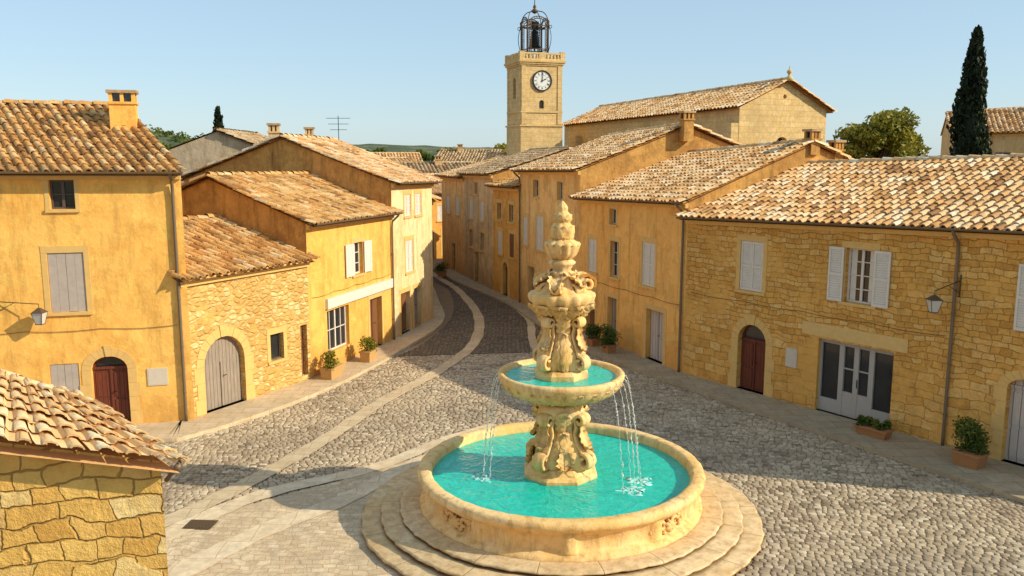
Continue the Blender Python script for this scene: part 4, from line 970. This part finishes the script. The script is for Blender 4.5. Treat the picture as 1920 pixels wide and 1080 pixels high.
    for j in range(6):
        ph=2*math.pi*j/6+.25; big=j%2==0
        r=.56 if big else .42; cz=5.20 if big else 5.14
        path=smooth([(.2,4.98),(.32,5.14),(r-.13,cz+.07)])+coil(r,cz,.125,R_(145),-1.0,.055)
        scroll(mb,ph,path,.12,.065)
        leaf(mb,ph,[(.18,5.2),(.34,5.36),(.54,5.38),(.68,5.28),(.71,5.12)] if big else [(.2,5.2),(.3,5.36),(.42,5.37),(.53,5.28),(.56,5.18)],.17)
    for j in range(8): leaf(mb,2*math.pi*j/8,[(.34,5.1),(.35,5.3),(.31,5.45),(.35,5.5)],.15)
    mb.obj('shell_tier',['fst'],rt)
    mb=MB()
    mb.lathe(c,[(.35,5.0),(.32,5.2),(.28,5.38),(.22,5.48),(.19,5.56),(.22,5.6),(.22,5.63),(.28,5.67),(.29,5.71),(.24,5.75),(.19,5.79),(.18,5.83)],48,lambda a,z,i:1+.03*math.cos(8*a))
    mb.obj('stem',['fst'],rt)
    mb=MB(); mb.lathe(c,[(.17,5.76),(.22,5.80),(.28,5.87),(.32,5.95),(.34,6.03),(.36,6.09),(.355,6.13),(.28,6.16),(.22,6.20),(.19,6.24)],96,lambda a,z,i:1+.12*abs(math.sin(6*a)))
    for j in range(12): leaf(mb,2*math.pi*j/12,[(.20,5.78),(.29,5.86),(.33,5.97),(.37,6.07),(.40,6.10)],.09)
    mb.obj('cup',['fst'],rt)
    mb=MB(); mb.lathe(c,[(.21,6.14),(.20,6.20),(.23,6.28),(.25,6.37),(.23,6.46),(.18,6.53),(.15,6.57),(.165,6.61),(.18,6.67),(.16,6.74),(.11,6.79),(.10,6.82),(.11,6.86),(.10,6.91),(.06,6.97),(.01,7.03)],56,lambda a,z,i:1+.10*abs(math.cos(4*a+i*.3)))
    for (z,r,n,w,h) in ((6.16,.20,8,.10,.2),(6.30,.21,8,.10,.2),(6.56,.155,7,.075,.18)):
        for j in range(n): leaf(mb,2*math.pi*j/n+z*3,[(r,z),(r+.045,z+h*.4),(r+.04,z+h*.75),(r+.045,z+h)],w)
    mb.obj('finial',['fst'],rt)
    rr=random.Random(3)
    angs=[178,-170,-158,-46,-36,-27,-17,-5,155]
    for ji,an in enumerate(angs):
        a=R_(an); mb=MB(); v=rr.uniform(.42,.8); T=math.sqrt(2*2.27/9.8); r0=1.39
        nseg=70; P=[];W=[]
        for k in range(nseg+1):
            t=T*k/nseg; r=r0+v*t; z=3.22-4.9*t*t; q=k/nseg
            P.append((FX+r*math.cos(a)+rr.gauss(0,.003+.007*q),FY+r*math.sin(a)+rr.gauss(0,.003+.007*q),max(z,.955)))
            W.append(.009*(1-.3*q) if k<14 else (.003+abs(rr.gauss(0,.011)) if k%2 else .002+abs(rr.gauss(0,.003))))
        mb.tube(P,W,6)
        jet=mb.obj('water_jet',['foam'],rt)
        if ji in (1,4,6):
            rl=r0+v*T; mb=MB(); nr,na=9,26; cx,cy=FX+rl*math.cos(a),FY+rl*math.sin(a)
            vs=[(cx,cy,.975)]
            for i in range(1,nr+1):
                for k in range(na):
                    q=.032*i*(1+rr.uniform(-.35,.35)); b=6.283*k/na; vs.append((cx+q*math.cos(b),cy+q*math.sin(b),.9475+rr.gauss(.003,.009) if i<nr else .93))
            fs=[(0,1+k,1+(k+1)%na) for k in range(na)]+[(1+(i-1)*na+k,1+(i-1)*na+(k+1)%na,1+i*na+(k+1)%na,1+i*na+k) for i in range(1,nr) for k in range(na)]
            mb.add(vs,fs,0,.5,True); mb.obj('splash',['foam2'],rt)
fountain()
# ------------------------------------------------------------------ foliage
def leaves(mb,cents,rads,n,size,seed,tb=0.5,flat_=1.0,up=0):
    r=np.random.default_rng(seed); k=len(cents); idx=r.integers(0,k,n)
    C=np.array(cents)[idx]; Rr=np.array(rads)[idx]
    d=r.normal(size=(n,3)); d/=np.linalg.norm(d,axis=1,keepdims=True); rad=r.random(n)**.45
    P=C+d*rad[:,None]*Rr
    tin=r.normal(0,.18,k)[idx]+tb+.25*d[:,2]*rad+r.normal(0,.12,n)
    a=r.normal(size=(n,3)); a[:,2]+=up; a/=np.linalg.norm(a,axis=1,keepdims=True); b=np.cross(a,r.normal(size=(n,3))); b/=np.linalg.norm(b,axis=1,keepdims=True)
    s=size*r.uniform(.6,1.3,n)[:,None]
    q0=P-a*s; q1=P+b*s*.5; q2=P+a*s; q3=P-b*s*.5
    V=np.stack([q0,q1,q2,q3],1).reshape(-1,3).tolist(); base=len(mb.v)
    mb.v.extend([tuple(v) for v in V]); mb.f.extend([(base+4*i,base+4*i+1,base+4*i+2,base+4*i+3) for i in range(n)])
    mb.m.extend([0]*n); mb.t.extend(np.clip(tin,0,1).tolist()); mb.s.extend([False]*n)
def tree(x,y,h,rx,label,mat,seed,n=5000,size=.2,z0=0,trunk=.35,name='broadleaf_tree',group=None):
    rt=root(name,(x,y,z0),label,'tree',group); r=random.Random(seed)
    mb=MB(); th=z0+h*.45
    mb.tube([(x,y,z0-.2),(x+.1,y,z0+h*.2),(x-.05,y+.05,th),(x,y,z0+h*.7)],[trunk,trunk*.75,trunk*.5,trunk*.15],8)
    cs=[];rs=[]
    for i in range(34):
        a=r.uniform(0,6.28); f=r.uniform(.0,1); q=r.uniform(.25,.8)*math.sqrt(max(.05,1-(2*f-1)**2*.75))
        cx,cy,cz=x+rx*q*math.cos(a),y+rx*q*math.sin(a),z0+h*.38+h*.52*f; cs.append((cx,cy,cz)); rr=rx*r.uniform(.2,.38); rs.append((rr,rr,rr*.75))
        if i%3==0: mb.tube([(x,y,z0+h*.3+h*.2*f),((x+cx)/2,(y+cy)/2,(z0+h*.35+h*.2*f+cz)/2+.2),(cx,cy,cz)],[trunk*.35,trunk*.2,trunk*.07],6)
    mb.obj('trunk',['bark'],rt)
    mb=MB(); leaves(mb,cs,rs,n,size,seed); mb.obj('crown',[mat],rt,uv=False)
def cypress(x,y,h,r0,seed,n=9000,size=.16,label='tall narrow dark green cypress'):
    rt=root('cypress_tree',(x,y,0),label,'tree'); mb=MB(); mb.tube([(x,y,-.2),(x,y,h*.5),(x,y,h*.93)],[.3,.18,.03],8); mb.obj('trunk',['bark'],rt)
    r=random.Random(seed); cs=[];rs=[]
    for i in range(190):
        f=(i+.5)/190; R=r0*min(1,(f/.12+.35))*(1-max(0,f-.3)/.7*.93)**.8 ; a=r.uniform(0,6.28); q=R*r.uniform(.25,.82)
        cs.append((x+q*math.cos(a),y+q*math.sin(a),h*.04+h*.94*f)); w=R*.34+.09; rs.append((w,w,w*2.4))
    mb=MB(); leaves(mb,cs,rs,n,size,seed,.4,up=2.5); mb.lathe((x,y),[(r0*.5,h*.05),(r0*.6,h*.3),(r0*.42,h*.6),(r0*.12,h*.9)],10); 
    mb.obj('crown',['leafC'],rt,uv=False)
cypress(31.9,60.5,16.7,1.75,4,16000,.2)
cypress(-37.2,110,14.0,1.6,5,5000,.25,'small dark cypress beyond the village roofs')
tree(23.0,54.5,11.2,3.5,'broad yellow-green tree behind the tiled roofs','leafY',11,13000,.17)
tree(25.8,57.5,10.2,3.0,'broad yellow-green tree behind the tiled roofs','leafY',12,9000,.17)
for i,(x,y,h,rx) in enumerate([(-5.2,105,9.6,3.0),(-1.5,108,9.9,2.8),(1.2,112,9.4,2.4),(-14,125,9.2,3),(-20,130,9.4,3.2),(-9.5,128,9.4,3)]):
    tree(x,y,h,rx,'rounded green tree rising between village roofs','leafY' if i<2 else 'leaf',30+i,3500,.28,group='trees beyond the village roofs')
def plant_box(x,y,z,w,d,h,ph,pr,seed,label,box='planter',an=0,mat='leaf',leafs=900,pot=False):
    rt=root('planter_box',(x,y,z),label,'plant'); c,s=math.cos(an),math.sin(an)
    def fr(t,o,zz): return (x+c*t-s*o,y+s*t+c*o,zz)
    mb=MB()
    k=.88; mb.add([fr(-w/2*k,-d/2*k,z),fr(w/2*k,-d/2*k,z),fr(w/2*k,d/2*k,z),fr(-w/2*k,d/2*k,z),fr(-w/2,-d/2,z+h-.06),fr(w/2,-d/2,z+h-.06),fr(w/2,d/2,z+h-.06),fr(-w/2,d/2,z+h-.06)],BOXF)
    mb.box(fr,-w/2-.03,w/2+.03,-d/2-.03,d/2+.03,z+h-.06,z+h); mb.obj('container',[box],rt)
    r=random.Random(seed); cs=[];rs=[]
    for i in range(12): cs.append(fr(r.uniform(-w/2,w/2)*.9,r.uniform(-d/2,d/2),z+h+ph*r.uniform(.1,.8))); q=pr*r.uniform(.35,.6); rs.append((q,q,q))
    mb=MB(); leaves(mb,cs,rs,leafs,.05,seed)
    mb.obj('foliage',[mat],rt,uv=False)
plant_box(-6.45,29.75,.12,.9,.45,.42,.6,.4,71,'stone planter with bright green flowering plant',an=1.27,mat='leafY')
plant_box(-5.55,32.2,.12,.65,.42,.42,.55,.4,72,'stone planter with bright green leafy plant',an=1.27,mat='leafY')
plant_box(10.25,23.3,.12,.95,.38,.26,.25,.3,73,'long terracotta planter with low greenery','terra',-.95)
plant_box(11.75,20.95,.12,.65,.55,.38,.7,.6,74,'terracotta planter with dark leafy shrub','terra',-.95,leafs=2200)
plant_box(3.9,33.6,.12,.5,.4,.35,.8,.6,75,'dark leafy shrub in a pot by the wall','terra',-1.1,leafs=1600)
plant_box(3.4,34.9,.12,.45,.4,.3,.6,.45,76,'dark leafy shrub in a pot by the wall','terra',-1.1,leafs=1100)
plant_box(-4.6,55.5,.12,.6,.4,.35,.6,.5,77,'small leafy pot beside the narrow street','terra',0)
# ------------------------------------------------------------------ wall lamps
def lantern(px,py,pz,base,elbow,label):
    rt=root('wall_lamp',base,label,'lamp'); mb=MB()
    b=Vector(base); e=Vector((px,py,pz+.56)); mb.tube([b,(b+e)/2+Vector((0,0,.0)),e],.014,6)
    mb.tube([b-Vector((0,0,.35)),b+(e-b)*.2+Vector((0,0,-.2)),b+(e-b)*.45+Vector((0,0,-.02))],.011,6)
    mb.tube([b-Vector((0,0,.45)),b+Vector((0,0,.15))],.018,6)
    mb.tube([e,e-Vector((0,0,.14))],.010,6)
    mb.obj('bracket',['ironB'],rt)
    mb=MB(); 
    def q(w,z): return [(px-w,py-w,z),(px+w,py-w,z),(px+w,py+w,z),(px-w,py+w,z)]
    mb.add(q(.085,pz)+q(.15,pz+.32),[(0,1,5,4),(1,2,6,5),(2,3,7,6),(3,0,4,7)]); mb.obj('glass',['lglass'],rt)
    mb=MB(); mb.add(q(.17,pz+.32)+q(.07,pz+.41)+q(.035,pz+.45),[(0,1,5,4),(1,2,6,5),(2,3,7,6),(3,0,4,7),(4,5,9,8),(5,6,10,9),(6,7,11,10),(7,4,8,11),(8,9,10,11),(0,3,2,1)])
    mb.add(q(.095,pz-.02)+q(.095,pz),BOXF)
    for sx,sy in ((-1,-1),(1,-1),(1,1),(-1,1)): mb.tube([(px+sx*.086,py+sy*.086,pz),(px+sx*.152,py+sy*.152,pz+.32)],.009,5)
    mb.obj('lamp_shade',['ironB'],rt)
p=fL1(4.85,.35,0); b=fL1(3.6,.0,3.95); lantern(p[0],p[1],3.32,(b[0],b[1],3.95),None,'iron lantern hanging from a long bracket on plastered wall')
p=fR1(9.4,.62,0); b=fR1(9.75,.02,4.75); lantern(p[0],p[1],3.87,(b[0],b[1],4.7),None,'iron lantern on a scrolled bracket on stone wall')
def antenna(x,y,z0,z1,w,n):
    mb=MB(); mb.tube([(x,y,z0),(x,y,z1)],.018,5)
    for i in range(n):
        zz=z1-.12-i*.28; mb.tube([(x-w*(1-.15*i),y,zz),(x+w*(1-.15*i),y,zz)],.012,5)
        for k in range(-3,4): mb.tube([(x+w*k/4*(1-.15*i),y-.2,zz),(x+w*k/4*(1-.15*i),y+.2,zz)],.007,4)
    mb.obj('television_antenna',['iron'],org=(x,y,z0),label='thin metal television antenna standing on a tile roof',category='antenna')
antenna(-8.6,43,7.6,9.9,.6,3)
mb=MB(); c0=(-6.8,17.6)
mb.add([(c0[0]-.32,c0[1]-.22,.037),(c0[0]+.3,c0[1]-.26,.037),(c0[0]+.34,c0[1]+.2,.037),(c0[0]-.28,c0[1]+.24,.037)],[(0,1,2,3)])
for i in range(8): 
    x=c0[0]-.26+i*.075; mb.add([(x,c0[1]-.2,.039),(x+.03,c0[1]-.2,.039),(x+.03,c0[1]+.18,.039),(x,c0[1]+.18,.039),(x,c0[1]-.2,.048),(x+.03,c0[1]-.2,.048),(x+.03,c0[1]+.18,.048),(x,c0[1]+.18,.048)],BOXF)
mb.obj('drain_grate',['ironB'],org=(c0[0],c0[1],0),label='rusty iron drain grate set in pale paving',category='drain')
# ------------------------------------------------------------------ hills
def hill(name,x0,x1,y,dep,hf,seed):
    mb=MB(); nx,ny=120,14; vs=[]
    for j in range(ny+1):
        for i in range(nx+1):
            x=x0+(x1-x0)*i/nx; f=j/ny; z=hf(i/nx)*math.sin(f*math.pi/2)+(mnoise.noise(Vector((x*.03,f*4,seed)))*1.5+mnoise.noise(Vector((x*.13,f*14,seed)))*1.2)*min(1,f*3)
            vs.append((x,y+dep*f,z-.1))
    mb.add(vs,[(j*(nx+1)+i,j*(nx+1)+i+1,(j+1)*(nx+1)+i+1,(j+1)*(nx+1)+i) for j in range(ny) for i in range(nx)],0,.5,True); mb.obj(name,['hill'],kind='structure')
sm=lambda a,b,x: max(0,min(1,(x-a)/(b-a)))**2*(3-2*max(0,min(1,(x-a)/(b-a))))
hl=lambda u: 3+13.5*(1-sm(.45,.95,u))
hill('hill',-220,-20,200,60,hl,1)
hill('hill',-500,900,600,200,lambda u:9+6*math.exp(-((u-.28)/.12)**2)+3*math.sin(u*9),2)
mb=MB(); r=np.random.default_rng(5); cs=[];rs=[]
for i in range(420):
    u=r.random(); x=-200+175*u; f=r.uniform(.35,1); cs.append((x,200+60*f,hl((x+220)/200)*math.sin(f*math.pi/2)+.6)); w=r.uniform(1,2.2); rs.append((w,w,w*.8))
leaves(mb,cs,rs,16000,.55,9); mb.obj('wood',['leaf'],uv=False,kind='stuff',label='distant green wood covering the low hill',category='wood')
# ------------------------------------------------------------------ light & camera
az=R_(-15); el=R_(29.5)
S=Vector((math.cos(az)*math.cos(el),math.sin(az)*math.cos(el),math.sin(el)))
sl=bpy.data.lights.new('sun','SUN'); sl.energy=5.0; sl.angle=R_(.5); sl.color=(1,.91,.70)
so=bpy.data.objects.new('sun',sl); COL.objects.link(so); so.rotation_euler=S.to_track_quat('Z','Y').to_euler(); so.location=(30,0,40)
w=bpy.data.worlds.new('World'); scene.world=w; w.use_nodes=True; nt=w.node_tree; bgn=nt.nodes['Background']
sk=nt.nodes.new('ShaderNodeTexSky'); sk.sky_type='NISHITA'; sk.sun_disc=False; sk.sun_elevation=el; sk.sun_rotation=R_(105); sk.air_density=1.0; sk.dust_density=.5; sk.ozone_density=2.5; sk.altitude=300
mx=nt.nodes.new('ShaderNodeMix'); mx.data_type='RGBA'; mx.inputs[0].default_value=.58
nt.links.new(sk.outputs[0],mx.inputs[6]); mx.inputs[7].default_value=(3.7,5.1,6.1,1)
nt.links.new(mx.outputs[2],bgn.inputs[0]); bgn.inputs[1].default_value=.145
cam=bpy.data.cameras.new('camera'); cam.lens=30; cam.sensor_width=36; cam.clip_end=8000; cam.clip_start=.1
co=bpy.data.objects.new('camera',cam); COL.objects.link(co); co.location=(0,0,8); co.rotation_euler=(math.pi/2-math.atan(250/1600),0,0); scene.camera=co
scene.view_settings.view_transform='Standard'
for o in bpy.data.objects:
    if '_o' in o: del o['_o']
